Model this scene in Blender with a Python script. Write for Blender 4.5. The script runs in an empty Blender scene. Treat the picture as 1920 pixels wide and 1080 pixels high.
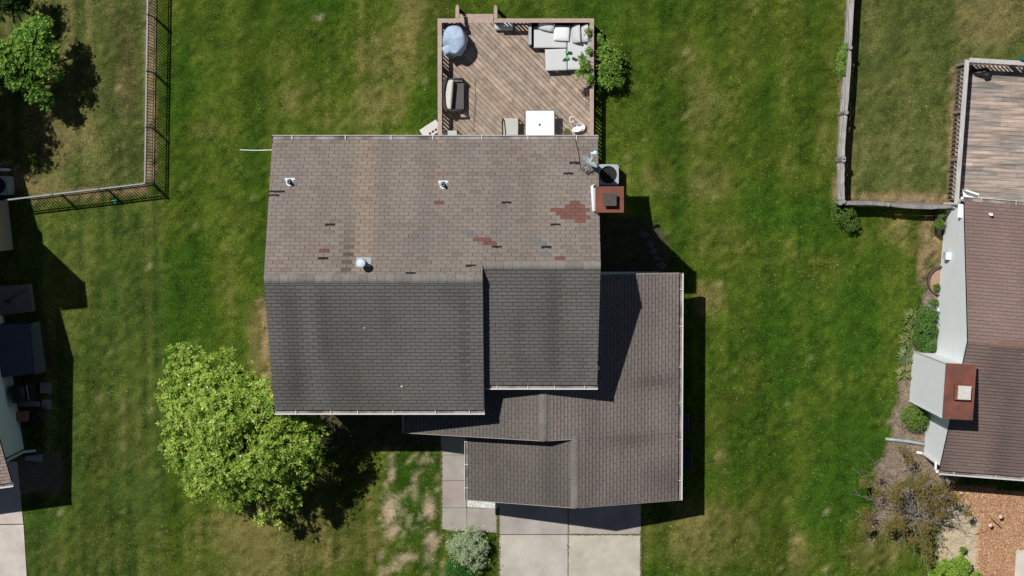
import bpy, math, random
import numpy as np
from mathutils import Vector, Matrix
random.seed(7); rng = np.random.default_rng(11)
sc = bpy.context.scene
C = sc.collection
PI = math.pi

# ------------------------------------------------------------------ camera, sky, sun, exposure
F = 3240.0; H = 60.0
TILT = math.atan(170 / F)
cam_d = bpy.data.cameras.new("camera"); cam = bpy.data.objects.new("camera", cam_d); C.objects.link(cam)
cam_d.sensor_width = 36; cam_d.lens = 36 * F / 1920
cam_d.clip_start = 1; cam_d.clip_end = 800
cam.location = (0, 0, H); cam.rotation_euler = (-TILT, 0, 0)
sc.camera = cam
SUN = Vector((-.4, .382, 1)).normalized()
world = bpy.data.worlds.new("World"); sc.world = world; world.use_nodes = True
wn = world.node_tree.nodes; wl = world.node_tree.links
sky = wn.new("ShaderNodeTexSky"); sky.sky_type = 'NISHITA'; sky.sun_disc = False
sky.sun_elevation = math.asin(SUN.z); sky.sun_rotation = math.atan2(SUN.x, SUN.y)
sky.air_density = .6; sky.dust_density = .5; sky.ozone_density = .0
wl.new(sky.outputs[0], wn["Background"].inputs[0]); wn["Background"].inputs[1].default_value = 0.05
sl = bpy.data.lights.new("sun", 'SUN'); sl.energy = 5.0; sl.angle = math.radians(0.5); sl.color = (1, .965, .91)
so = bpy.data.objects.new("sun", sl); C.objects.link(so); so.rotation_euler = SUN.to_track_quat('Z', 'Y').to_euler()
sc.view_settings.view_transform = 'Standard'; sc.view_settings.look = 'None'
sc.view_settings.exposure = -.08; sc.view_settings.gamma = 1
sc.cycles.max_bounces = 5; sc.cycles.diffuse_bounces = 2

# ------------------------------------------------------------------ helpers
ct, st_ = math.cos(-TILT), math.sin(-TILT)
def W(px, py, z=0.0):
    """point of the place seen at photo pixel (px,py) when it stands z metres above the ground"""
    dx, dy, dz = (px - 960) / F, (540 - py) / F, -1.0
    y2 = dy * ct - dz * st_; z2 = dy * st_ + dz * ct
    t = (z - H) / z2
    return Vector((dx * t, y2 * t, z))
def PX(z=0): return (H - z) / F      # metres per photo pixel at height z

def lin(h):
    h = h.lstrip('#'); o = []
    for i in (0, 2, 4):
        c = int(h[i:i+2], 16) / 255
        o.append(c / 12.92 if c <= .04045 else ((c + .055) / 1.055) ** 2.4)
    return tuple(o)

class Fr:
    def __init__(s, x, y, deg):
        s.o = (x, y); s.c = math.cos(math.radians(deg)); s.s = math.sin(math.radians(deg))
    def __call__(s, a, b, z=0): return Vector((s.o[0] + a * s.c - b * s.s, s.o[1] + a * s.s + b * s.c, z))
    def d(s, a, b, z=0): return Vector((a * s.c - b * s.s, a * s.s + b * s.c, z))
ID = Fr(0, 0, 0)

class MB:
    def __init__(s): s.v = []; s.f = []; s.c = []
    def poly(s, pts, col=(1, 1, 1)):
        n = len(s.v); s.v += [tuple(p) for p in pts]; s.f.append(tuple(range(n, n + len(pts)))); s.c.append(col)
    def prism(s, pts, z0, z1, col=(1, 1, 1), fr=ID):
        """pts counter-clockwise; z0/z1 numbers"""
        n = len(pts); b = [fr(p[0], p[1], z0) for p in pts]; t = [fr(p[0], p[1], z1) for p in pts]
        k = len(s.v); s.v += [tuple(p) for p in b + t]
        s.f.append(tuple(k + n + i for i in range(n))); s.f.append(tuple(k + n - 1 - i for i in range(n))); s.c += [col, col]
        for i in range(n):
            j = (i + 1) % n; s.f.append((k + i, k + j, k + n + j, k + n + i)); s.c.append(col)
    def box(s, x0, x1, y0, y1, z0, z1, col=(1, 1, 1), fr=ID):
        s.prism([(x0, y0), (x1, y0), (x1, y1), (x0, y1)], z0, z1, col, fr)
    def bar(s, p, q, w, h, col=(1, 1, 1), up=(0, 0, 1)):
        p = Vector(p); q = Vector(q); d = (q - p).normalized(); a = d.cross(Vector(up))
        if a.length < 1e-4: a = Vector((1, 0, 0))
        a.normalize(); b = a.cross(d).normalized(); a = a * w / 2; b = b * h / 2
        k = len(s.v)
        for e in (p, q): s.v += [tuple(e - a - b), tuple(e + a - b), tuple(e + a + b), tuple(e - a + b)]
        s.f += [(k, k+1, k+2, k+3), (k+7, k+6, k+5, k+4)] + [(k+i, k+4+i, k+4+(i+1) % 4, k+(i+1) % 4) for i in range(4)]; s.c += [col] * 6
    def tube(s, pts, r, n=8, col=(1, 1, 1), cap=True):
        pts = [Vector(p) for p in pts]; m = len(pts)
        if not hasattr(r, '__len__'): r = [r] * m
        k = len(s.v); ref = None
        for i, p in enumerate(pts):
            d = (pts[min(i + 1, m - 1)] - pts[max(i - 1, 0)]).normalized()
            if ref is None: ref = Vector((0, 0, 1)) if abs(d.z) < .9 else Vector((1, 0, 0))
            a = d.cross(ref).normalized(); ref = a.cross(d).normalized()
            for j in range(n):
                t = 2 * PI * j / n; s.v.append(tuple(p + (a * math.cos(t) + ref * math.sin(t)) * r[i]))
        for i in range(m - 1):
            for j in range(n):
                j2 = (j + 1) % n; s.f.append((k+i*n+j, k+i*n+j2, k+(i+1)*n+j2, k+(i+1)*n+j)); s.c.append(col)
        if cap:
            s.f.append(tuple(k + j for j in reversed(range(n)))); s.f.append(tuple(k + (m-1)*n + j for j in range(n))); s.c += [col] * 2
    def lathe(s, c, prof, n=20, col=(1, 1, 1), M=None):
        """prof [(r,z)...] round a vertical axis at c"""
        k = len(s.v); m = len(prof)
        for r, z in prof:
            for j in range(n):
                t = 2 * PI * j / n; p = Vector((r * math.cos(t), r * math.sin(t), z))
                if M is not None: p = M @ p
                s.v.append(tuple(Vector(c) + p))
        for i in range(m - 1):
            for j in range(n):
                j2 = (j + 1) % n; s.f.append((k+i*n+j, k+i*n+j2, k+(i+1)*n+j2, k+(i+1)*n+j)); s.c.append(col)
        if prof[-1][0] > 1e-4: s.f.append(tuple(k + (m-1)*n + j for j in range(n))); s.c.append(col)
        if prof[0][0] > 1e-4: s.f.append(tuple(k + j for j in reversed(range(n)))); s.c.append(col)
    def pillow(s, c, w, d, h, rot=0, tiltx=0, tilty=0, p=6, col=(1, 1, 1), n=12, wr=.0, seed=0):
        """a stuffed cushion: flat-ish with rounded rim; p = how square"""
        M = Matrix.Rotation(math.radians(rot), 3, 'Z') @ Matrix.Rotation(math.radians(tilty), 3, 'Y') @ Matrix.Rotation(math.radians(tiltx), 3, 'X')
        rr = random.Random(seed); ph = [rr.uniform(0, 6) for _ in range(4)]
        for sg in (1, -1):
            k = len(s.v)
            for i in range(n + 1):
                for j in range(n + 1):
                    u = math.sin((i / n - .5) * PI); v = math.sin((j / n - .5) * PI)
                    z = sg * h / 2 * ((1 - abs(u) ** p) * (1 - abs(v) ** p)) ** (1 / 3 if p > 4 else .6)
                    z += wr * math.sin(u * 6 + v * 4 + ph[0]) * math.cos(v * 7 - u * 3 + ph[1]) * (1 - u * u) * (1 - v * v)
                    sh = 1 - (.06 * (abs(u * v)) if p <= 4 else 0)
                    pin = 1 - .04 * math.cos(v * PI / 2) if p <= 4 else 1
                    s.v.append(tuple(Vector(c) + M @ Vector((u * w / 2 * sh * pin, v * d / 2 * sh, z))))
            for i in range(n):
                for j in range(n):
                    a = k + i * (n + 1) + j; q = (a, a + n + 1, a + n + 2, a + 1)
                    s.f.append(q if sg > 0 else q[::-1]); s.c.append(col)
    def blob(s, c, rx, ry, rz, n=14, m=8, col=(1, 1, 1), amp=.0, seed=0):
        rr = random.Random(seed); ph = [rr.uniform(0, 6) for _ in range(6)]
        k = len(s.v)
        for i in range(m + 1):
            th = PI * i / m
            for j in range(n):
                t = 2 * PI * j / n
                r = 1 + amp * (math.sin(3 * t + ph[0] + 2 * th) + math.sin(5 * t + ph[1] - 3 * th) * .6) * math.sin(th)
                s.v.append((c[0] + rx * r * math.sin(th) * math.cos(t), c[1] + ry * r * math.sin(th) * math.sin(t), c[2] + rz * math.cos(th)))
        for i in range(m):
            for j in range(n):
                j2 = (j + 1) % n; s.f.append((k+i*n+j, k+(i+1)*n+j, k+(i+1)*n+j2, k+i*n+j2)); s.c.append(col)

def mesh_pieces(name, mb, mat, parent):
    par = list(range(len(mb.v)))
    def find(a):
        while par[a] != a: par[a] = par[par[a]]; a = par[a]
        return a
    for f in mb.f:
        for q in f[1:]: par[find(q)] = find(f[0])
    key = {}
    vk = {}
    for i, v in enumerate(mb.v):
        k = tuple(round(c, 4) for c in v)
        if k in vk: par[find(i)] = find(vk[k])
        else: vk[k] = i
    for f, c in zip(mb.f, mb.c): key.setdefault(find(f[0]), []).append((f, c))
    for fs in key.values():
        m = MB(); mp = {}
        for f, c in fs:
            for q in f:
                if q not in mp: mp[q] = len(m.v); m.v.append(mb.v[q])
            m.f.append(tuple(mp[q] for q in f)); m.c.append(c)
        mesh_obj(name, m, mat, parent)
def root_loc(p):
    while p.parent: p = p.parent
    return p.location.copy()
def mesh_obj(name, mb, mat, parent=None, smooth=False, loc=(0, 0, 0)):
    l = root_loc(parent) if parent else Vector(loc)
    me = bpy.data.meshes.new(name)
    me.from_pydata([(a - l.x, b - l.y, c - l.z) for a, b, c in mb.v], [], mb.f)
    at = me.attributes.new('col', 'FLOAT_COLOR', 'FACE')
    a = np.ones((len(mb.f), 4), np.float32); a[:, :3] = np.array([c[:3] for c in mb.c], np.float32); at.data.foreach_set('color', a.ravel())
    me.materials.append(mat)
    if smooth: me.polygons.foreach_set('use_smooth', [True] * len(me.polygons))
    me.update()
    o = bpy.data.objects.new(name, me); C.objects.link(o)
    if parent: o.parent = parent
    else: o.location = l
    return o
def tag(o, label, cat, group=None):
    o['label'] = label; o['category'] = cat
    if group: o['group'] = group
    return o
def thing(name, label, cat, loc=(0, 0, 0), group=None):
    o = bpy.data.objects.new(name, None); C.objects.link(o); o.location = loc; o.empty_display_size = .2
    return tag(o, label, cat, group)
def single(name, mb, mat, label, cat, loc, group=None, smooth=False):
    return tag(mesh_obj(name, mb, mat, None, smooth, loc), label, cat, group)
def copy_tree(o, parent=None):
    c = o.copy(); C.objects.link(c); c.parent = parent
    for ch in [x for x in bpy.data.objects if x.parent == o]: copy_tree(ch, c)
    return c

# numpy mesh (leaves, grass)
def np_mesh(name, V, K, cols, mat, parent=None, loc=(0, 0, 0), smooth=False):
    """V (n,K,3): n faces of K own verts each"""
    n = V.shape[0]; l = root_loc(parent) if parent else Vector(loc)
    me = bpy.data.meshes.new(name)
    me.vertices.add(n * K); me.loops.add(n * K); me.polygons.add(n)
    me.vertices.foreach_set('co', (V.reshape(-1, 3) - np.array(l)).astype(np.float32).ravel())
    me.loops.foreach_set('vertex_index', np.arange(n * K, dtype=np.int32))
    me.polygons.foreach_set('loop_start', np.arange(n, dtype=np.int32) * K)
    at = me.attributes.new('col', 'FLOAT_COLOR', 'FACE')
    a = np.ones((n, 4), np.float32); a[:, :3] = cols; at.data.foreach_set('color', a.ravel())
    me.materials.append(mat); me.update(calc_edges=True)
    o = bpy.data.objects.new(name, me); C.objects.link(o)
    if parent: o.parent = parent
    else: o.location = l
    return o

def hash2(ix, iy, seed):
    h = (ix * 374761393 + iy * 668265263 + seed * 982451653) & 0xffffffff
    h = ((h ^ (h >> 13)) * 1274126177) & 0xffffffff
    return ((h ^ (h >> 16)) & 0xffff) / 65535.0
def vnoise(x, y, seed=0):
    x = np.asarray(x, float); y = np.asarray(y, float)
    ix = np.floor(x).astype(np.int64); iy = np.floor(y).astype(np.int64); fx = x - ix; fy = y - iy
    fx = fx * fx * (3 - 2 * fx); fy = fy * fy * (3 - 2 * fy)
    a = hash2(ix, iy, seed); b = hash2(ix + 1, iy, seed); c = hash2(ix, iy + 1, seed); d = hash2(ix + 1, iy + 1, seed)
    return (a * (1 - fx) + b * fx) * (1 - fy) + (c * (1 - fx) + d * fx) * fy
def fbm(x, y, seed=0, o=4):
    s = 0; a = .5; t = 0
    for i in range(o):
        s = s + a * vnoise(np.asarray(x) * 2 ** i + 17.3 * i, np.asarray(y) * 2 ** i - 9.1 * i, seed + i); t += a; a *= .55
    return s / t

# ------------------------------------------------------------------ materials
def nt(name):
    m = bpy.data.materials.new(name); m.use_nodes = True
    return m, m.node_tree.nodes, m.node_tree.links, m.node_tree.nodes['Principled BSDF']
def mat(name, base=None, rough=.8, noise=None, amt=.15, bump=0, bscale=40, metal=0, attr=False, scale3=(1, 1, 1), spec=.3, col2=None, detail=6, dist=.01):
    """base colour (or the 'col' attribute) varied by one noise; optional bump"""
    m, n, l, b = nt(name)
    b.inputs['Roughness'].default_value = rough; b.inputs['Metallic'].default_value = metal
    b.inputs['Specular IOR Level'].default_value = spec
    tc = n.new('ShaderNodeTexCoord'); mp = n.new('ShaderNodeMapping'); l.new(tc.outputs['Object'], mp.inputs[0]); mp.inputs['Scale'].default_value = scale3
    if attr: src = n.new('ShaderNodeAttribute'); src.attribute_name = 'col'; src = src.outputs['Color']
    else: src = n.new('ShaderNodeRGB'); src.outputs[0].default_value = (*base, 1); src = src.outputs[0]
    if noise:
        no = n.new('ShaderNodeTexNoise'); no.inputs['Scale'].default_value = noise; no.inputs['Detail'].default_value = detail; no.inputs['Roughness'].default_value = .65
        l.new(mp.outputs[0], no.inputs['Vector'])
        if col2:
            mx = n.new('ShaderNodeMix'); mx.data_type = 'RGBA'; r = n.new('ShaderNodeMapRange'); r.inputs[1].default_value = .38; r.inputs[2].default_value = .62
            l.new(no.outputs[0], r.inputs[0]); l.new(r.outputs[0], mx.inputs[0]); l.new(src, mx.inputs[6]); mx.inputs[7].default_value = (*col2, 1); src = mx.outputs[2]
        else:
            r = n.new('ShaderNodeMapRange'); r.inputs[1].default_value = .25; r.inputs[2].default_value = .75; r.inputs[3].default_value = 1 - amt; r.inputs[4].default_value = 1 + amt
            l.new(no.outputs[0], r.inputs[0])
            mx = n.new('ShaderNodeVectorMath'); mx.operation = 'SCALE'; l.new(src, mx.inputs[0]); l.new(r.outputs[0], mx.inputs['Scale']); src = mx.outputs[0]
    l.new(src, b.inputs['Base Color'])
    if bump:
        n2 = n.new('ShaderNodeTexNoise'); n2.inputs['Scale'].default_value = bscale; n2.inputs['Detail'].default_value = 4; l.new(mp.outputs[0], n2.inputs['Vector'])
        bp = n.new('ShaderNodeBump'); bp.inputs['Strength'].default_value = bump; bp.inputs['Distance'].default_value = dist
        l.new(n2.outputs[0], bp.inputs['Height']); l.new(bp.outputs[0], b.inputs['Normal'])
    return m
def leaf_mat(name, trans=.3, rough=.55, spec=.25):
    m, n, l, b = nt(name)
    a = n.new('ShaderNodeAttribute'); a.attribute_name = 'col'
    l.new(a.outputs['Color'], b.inputs['Base Color']); b.inputs['Roughness'].default_value = rough; b.inputs['Specular IOR Level'].default_value = spec
    t = n.new('ShaderNodeBsdfTranslucent'); mm = n.new('ShaderNodeMixShader'); mm.inputs[0].default_value = trans
    g = n.new('ShaderNodeVectorMath'); g.operation = 'MULTIPLY'; g.inputs[1].default_value = (1.15, 1.2, .6); l.new(a.outputs['Color'], g.inputs[0]); l.new(g.outputs[0], t.inputs[0])
    l.new(b.outputs[0], mm.inputs[1]); l.new(t.outputs[0], mm.inputs[2]); l.new(mm.outputs[0], n['Material Output'].inputs[0])
    return m
def siding_mat(name, base, pitch=.2):
    m, n, l, b = nt(name); b.inputs['Roughness'].default_value = .6
    tc = n.new('ShaderNodeTexCoord'); w = n.new('ShaderNodeTexWave'); w.bands_direction = 'Z'; w.wave_profile = 'SAW'; w.inputs['Scale'].default_value = .314 / pitch
    l.new(tc.outputs['Object'], w.inputs['Vector'])
    no = n.new('ShaderNodeTexNoise'); no.inputs['Scale'].default_value = 2.2; no.inputs['Detail'].default_value = 6; l.new(tc.outputs['Object'], no.inputs['Vector'])
    r = n.new('ShaderNodeMapRange'); r.inputs[3].default_value = .92; r.inputs[4].default_value = 1.04; l.new(no.outputs[0], r.inputs[0])
    v = n.new('ShaderNodeVectorMath'); v.operation = 'SCALE'; v.inputs[0].default_value = base; l.new(r.outputs[0], v.inputs['Scale']); l.new(v.outputs[0], b.inputs['Base Color'])
    bp = n.new('ShaderNodeBump'); bp.inputs['Strength'].default_value = .1; bp.inputs['Distance'].default_value = .01; bp.invert = True
    l.new(w.outputs['Color'], bp.inputs['Height']); l.new(bp.outputs[0], b.inputs['Normal'])
    return m
M = {}
M['shingle'] = mat('asphalt_shingle', attr=True, rough=.95, noise=55, amt=.22, bump=.35, bscale=130, spec=.12)
M['under'] = mat('roof_felt', (.018, .016, .015), rough=.9, noise=20)
M['ridge'] = mat('ridge_shingle', attr=True, rough=.95, noise=14, amt=.3, bump=.3, bscale=110, spec=.12)
M['siding'] = siding_mat('white_siding', (.9, .94, .96))
M['siding_blue'] = siding_mat('pale_blue_siding', (.62, .72, .76))
M['siding_brown'] = siding_mat('weathered_brown_siding', (.3, .26, .23), .12)
M['white'] = mat('white_paint', (.78, .78, .77), rough=.45, noise=6, amt=.1, spec=.4)
M['gutter'] = mat('gutter_metal', (.66, .65, .64), rough=.4, noise=9, amt=.12, spec=.4)
M['debris'] = mat('gutter_grit', (.10, .09, .085), rough=1, noise=3, col2=(.3, .27, .255), scale3=(.6, .6, 1))
M['rust'] = mat('rusty_chimney_plate', (.2, .068, .042), rough=.75, noise=3.5, col2=(.135, .055, .04), bump=.1, bscale=18, spec=.2)
M['rust2'] = mat('rusty_chimney_plate_large', (.19, .066, .042), rough=.75, noise=1.6, col2=(.11, .05, .042), bump=.1, bscale=18, spec=.2)
M['flue'] = mat('dull_flue_cap', (.075, .06, .058), rough=.55, noise=9, col2=(.05, .045, .045), metal=.2)
M['flue_pale'] = mat('pale_flue_cap', (.55, .53, .5), rough=.55, noise=9, amt=.2, metal=.2)
M['galv'] = mat('galvanised_metal', (.38, .39, .41), rough=.4, noise=20, amt=.15, metal=.4, spec=.5)
M['lead'] = mat('pale_flashing', (.52, .6, .66), rough=.5, noise=15, amt=.12, spec=.4)
M['dark'] = mat('dark_plastic', (.02, .02, .022), rough=.5, noise=10, amt=.2)
M['black'] = mat('black_metal', (.012, .012, .012), rough=.45, noise=10, amt=.2)
M['deck'] = mat('brown_deck_boards', attr=True, rough=.85, noise=4, amt=.36, bump=.25, bscale=45, scale3=(1, 1, 1), spec=.15)
M['rail'] = mat('brown_deck_rail', (.36, .275, .235), rough=.85, noise=8, amt=.22, bump=.15, spec=.15)
M['oldwood'] = mat('grey_weathered_wood', attr=True, rough=.92, noise=5, amt=.3, bump=.35, bscale=30, scale3=(3, .5, 3), spec=.1)
M['oldwood_x'] = mat('grey_weathered_board', attr=True, rough=.92, noise=2.6, amt=.62, bump=.3, bscale=24, scale3=(.35, 3.2, 1), spec=.1, detail=10)
M['concrete'] = mat('concrete', attr=True, rough=.92, noise=1.1, amt=.25, bump=.12, bscale=90, spec=.15, detail=12)
M['cover'] = mat('blue_grill_cover', (.32, .41, .54), rough=.7, noise=3, amt=.12, bump=.15, bscale=9, spec=.3)
M['cushion'] = mat('pale_grey_fabric', (.5, .51, .52), rough=.9, noise=60, amt=.06, spec=.1)
M['pillow'] = mat('white_fabric', (.68, .70, .72), rough=.9, noise=8, amt=.06, spec=.1)
M['cream'] = mat('cream_fabric', (.5, .49, .46), rough=.9, noise=12, amt=.08, spec=.1)
M['sling'] = mat('beige_sling_mesh', (.42, .42, .38), rough=.8, noise=80, amt=.1, spec=.1)
M['glass_table'] = mat('white_table_top', (.66, .68, .72), rough=.3, noise=3, amt=.04, spec=.5)
M['brownmetal'] = mat('brown_powder_metal', (.09, .065, .06), rough=.5, noise=10)
M['bark'] = mat('brown_bark', (.1, .08, .065), rough=.95, noise=12, amt=.3, bump=.5, bscale=30)
M['bark_grey'] = mat('grey_bark', (.22, .2, .185), rough=.95, noise=12, amt=.3, bump=.4, bscale=30)
M['leaf'] = leaf_mat('bright_leaves', .35)
M['leaf2'] = leaf_mat('shrub_leaves', .25)
M['leaf3'] = leaf_mat('needle_leaves', .15, .7)
M['blade'] = leaf_mat('grass_blades', .25, .75, .08)
M['ac'] = mat('grey_painted_steel', (.3, .35, .38), rough=.45, noise=12, amt=.1, spec=.5)
M['dish'] = mat('grey_dish_paint', (.5, .62, .64), rough=.45, noise=10, amt=.06, spec=.4)
M['wicker'] = None
M['green'] = mat('green_plastic', (.08, .42, .07), rough=.4, noise=20, amt=.1)
M['teal'] = mat('teal_plastic', (.05, .55, .45), rough=.5, noise=20, amt=.1)
M['dteal'] = mat('dark_teal_cloth', (.01, .09, .09), rough=.8, noise=20, amt=.2)
M['binblue'] = mat('navy_bin_plastic', (.016, .02, .035), rough=.5, noise=8, amt=.12)
M['slate'] = mat('slate_blue_roofing', (.05, .057, .09), rough=.8, noise=3, amt=.25)
M['flap'] = mat('dull_green_roofing', (.07, .09, .085), rough=.8, noise=6, amt=.2)
M['pink'] = mat('pink_glass', (.75, .45, .42), rough=.15, noise=4, amt=.2, spec=.6)
M['terracotta'] = mat('terracotta', (.28, .12, .08), rough=.85, noise=9)
M['stone'] = mat('pale_stone', attr=True, rough=.95, noise=9, amt=.25, bump=.4, bscale=25)
def wicker_mat():
    m, n, l, b = nt('dark_wicker'); b.inputs['Roughness'].default_value = .7
    tc = n.new('ShaderNodeTexCoord'); br = n.new('ShaderNodeTexBrick'); br.inputs['Scale'].default_value = 1
    br.inputs['Brick Width'].default_value = .05; br.inputs['Row Height'].default_value = .02; br.inputs['Mortar Size'].default_value = .004
    br.inputs['Color1'].default_value = (.13, .115, .11, 1); br.inputs['Color2'].default_value = (.09, .08, .075, 1); br.inputs['Mortar'].default_value = (.02, .02, .02, 1)
    mp = n.new('ShaderNodeMapping'); mp.inputs['Rotation'].default_value = (0, 0, PI / 2)
    l.new(tc.outputs['Object'], mp.inputs[0]); l.new(mp.outputs[0], br.inputs['Vector']); l.new(br.outputs[0], b.inputs['Base Color'])
    bp = n.new('ShaderNodeBump'); bp.inputs['Distance'].default_value = .006; l.new(br.outputs[0], bp.inputs['Height']); l.new(bp.outputs[0], b.inputs['Normal'])
    return m
M['wicker'] = wicker_mat()
M['wicker_dark'] = mat('near_black_wicker', (.035, .033, .035), rough=.7, noise=60, amt=.4, bump=.4, bscale=70)

# ------------------------------------------------------------------ ground: colours read as dryness, bare soil and mulch
def inpoly(x, y, P):
    r = np.zeros(np.shape(x), bool); n = len(P)
    for i in range(n):
        x0, y0 = P[i]; x1, y1 = P[(i + 1) % n]
        c = ((y0 > y) != (y1 > y)) & (x < (x1 - x0) * (y - y0) / ((y1 - y0) or 1e-9) + x0)
        r ^= c
    return r
def ell(gx, gy, E, wob=None):
    s = np.zeros(np.shape(gx))
    for (cx, cy, rx, ry, a) in E:
        d = ((gx - cx) / rx) ** 2 + ((gy - cy) / ry) ** 2
        if wob is not None: d = d * np.clip(1 + wob, .3, 2.5)
        s = np.maximum(s, a * np.clip(1.35 - d, 0, 1))
    return s
DRY = [(1330, 560, 35, 40, .7), (1420, 700, 35, 45, .45), (1385, 745, 25, 25, .5), (1355, 855, 18, 35, .6), (1350, 780, 30, 60, .35), (1260, 610, 30, 40, .3),
       (560, 1010, 190, 90, .8), (420, 1050, 120, 60, .45), (640, 930, 90, 90, .5), (1330, 1010, 140, 75, .7), (1460, 1040, 90, 60, .5), (1440, 940, 60, 40, .4),
       (740, 110, 90, 70, .45), (720, 190, 70, 45, .5), (560, 190, 60, 40, .35), (520, 110, 60, 50, .25), (640, 230, 90, 30, .3), (800, 30, 60, 60, .55), (800, 200, 25, 45, .4), (380, 240, 50, 25, .3),
       (1400, 60, 60, 120, .3), (1330, 200, 60, 90, .35), (1270, 100, 50, 60, .45), (1240, 330, 40, 40, .45), (1330, 340, 60, 50, .35), (1550, 230, 25, 160, .35), (1490, 120, 30, 120, .3),
       (1460, 330, 90, 50, .3), (1360, 460, 60, 50, .35), (1560, 100, 26, 130, .35), (1500, 620, 20, 60, .3),
       (488, 640, 26, 110, .95), (440, 520, 40, 90, .3), (330, 420, 60, 50, .25), (470, 400, 40, 60, .3), (650, 985, 40, 100, .4),
       (1600, 440, 40, 40, .4), (1700, 430, 70, 35, .6), (1740, 460, 40, 40, .9), (1560, 480, 60, 60, .25), (1640, 1020, 80, 70, .7),
       (70, 350, 45, 22, .9), (110, 250, 60, 60, .45), (240, 120, 20, 130, .7), (285, 170, 12, 180, 1.1), (150, 360, 120, 10, .8), (240, 860, 30, 130, .3), (180, 800, 30, 160, .35), (170, 1030, 60, 60, .35),
       (1790, 330, 15, 200, .75), (1700, 370, 110, 12, 1.0), (1850, 40, 90, 50, .6), (1590, 200, 14, 200, .8)]
LUSH = [(600, 15, 55, 30, 1), (1450, 380, 60, 70, .6), (1550, 420, 80, 60, .6), (1480, 640, 60, 120, .55), (1600, 600, 60, 100, .7), (1600, 860, 60, 120, .8), (1560, 960, 60, 80, .7), (800, 210, 40, 50, .6),
        (330, 160, 50, 90, .5), (340, 600, 60, 160, .4), (60, 970, 60, 40, .6), (760, 940, 40, 90, .9), (1120, 20, 60, 40, .4), (250, 930, 50, 50, .4), (800, 860, 26, 50, .4), (1750, 60, 40, 30, .3)]
SOIL = [(733, 890, 9, 30, 1.1), (728, 960, 13, 40, 1.3), (737, 1000, 12, 26, 1.2), (775, 905, 10, 30, .9), (802, 960, 14, 40, 1.2), (808, 1020, 18, 30, 1.3), (765, 1050, 26, 12, 1.1), (740, 1068, 26, 14, .8), (710, 1050, 12, 14, .8), (800, 1064, 10, 10, .8),
        (600, 38, 20, 7, .7), (790, 870, 22, 28, .7), (905, 1035, 13, 16, .7), (733, 150, 8, 6, .5), (735, 130, 10, 8, .4), (1640, 1010, 12, 26, 1.0), (1350, 860, 8, 14, .4), (715, 885, 12, 22, .5), (1240, 190, 5, 5, .6), (15, 335, 26, 22, .8)]
MULCH = [(1775, 540), (1738, 480), (1732, 560), (1706, 640), (1684, 740), (1668, 830), (1650, 870), (1640, 950), (1650, 1000), (1700, 990), (1760, 1000), (1800, 960), (1800, 880), (1790, 800)]
CHIPS = [(1788, 912), (1960, 930), (1960, 1040), (1918, 1040), (1905, 1110), (1838, 1110), (1846, 990), (1822, 950), (1800, 940)]
SAND = [(1788, 950), (1822, 948), (1846, 985), (1840, 1110), (1785, 1110), (1760, 1030), (1775, 985)]
TAN = [[(277, -200), (296, -200), (294, 346), (278, 346)], [(60, 366), (278, 346), (278, 360), (60, 384)], [(1598, 360), (1792, 366), (1792, 384), (1588, 378)], [(1781, 128), (1806, 128), (1796, 385), (1776, 385)], [(1588, -200), (1600, -200), (1578, 380), (1564, 380)], [(485, 560), (505, 560), (507, 730), (494, 730)], [(1730, 400), (1765, 400), (1768, 520), (1715, 540)], [(0, 300), (40, 308), (46, 352), (0, 340)]]
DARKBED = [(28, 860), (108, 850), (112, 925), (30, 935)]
def to_px(x, y):
    # ground pixel coordinates in the photograph's frame
    return 960 + 54 * x, 370 - 54 * y
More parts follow.
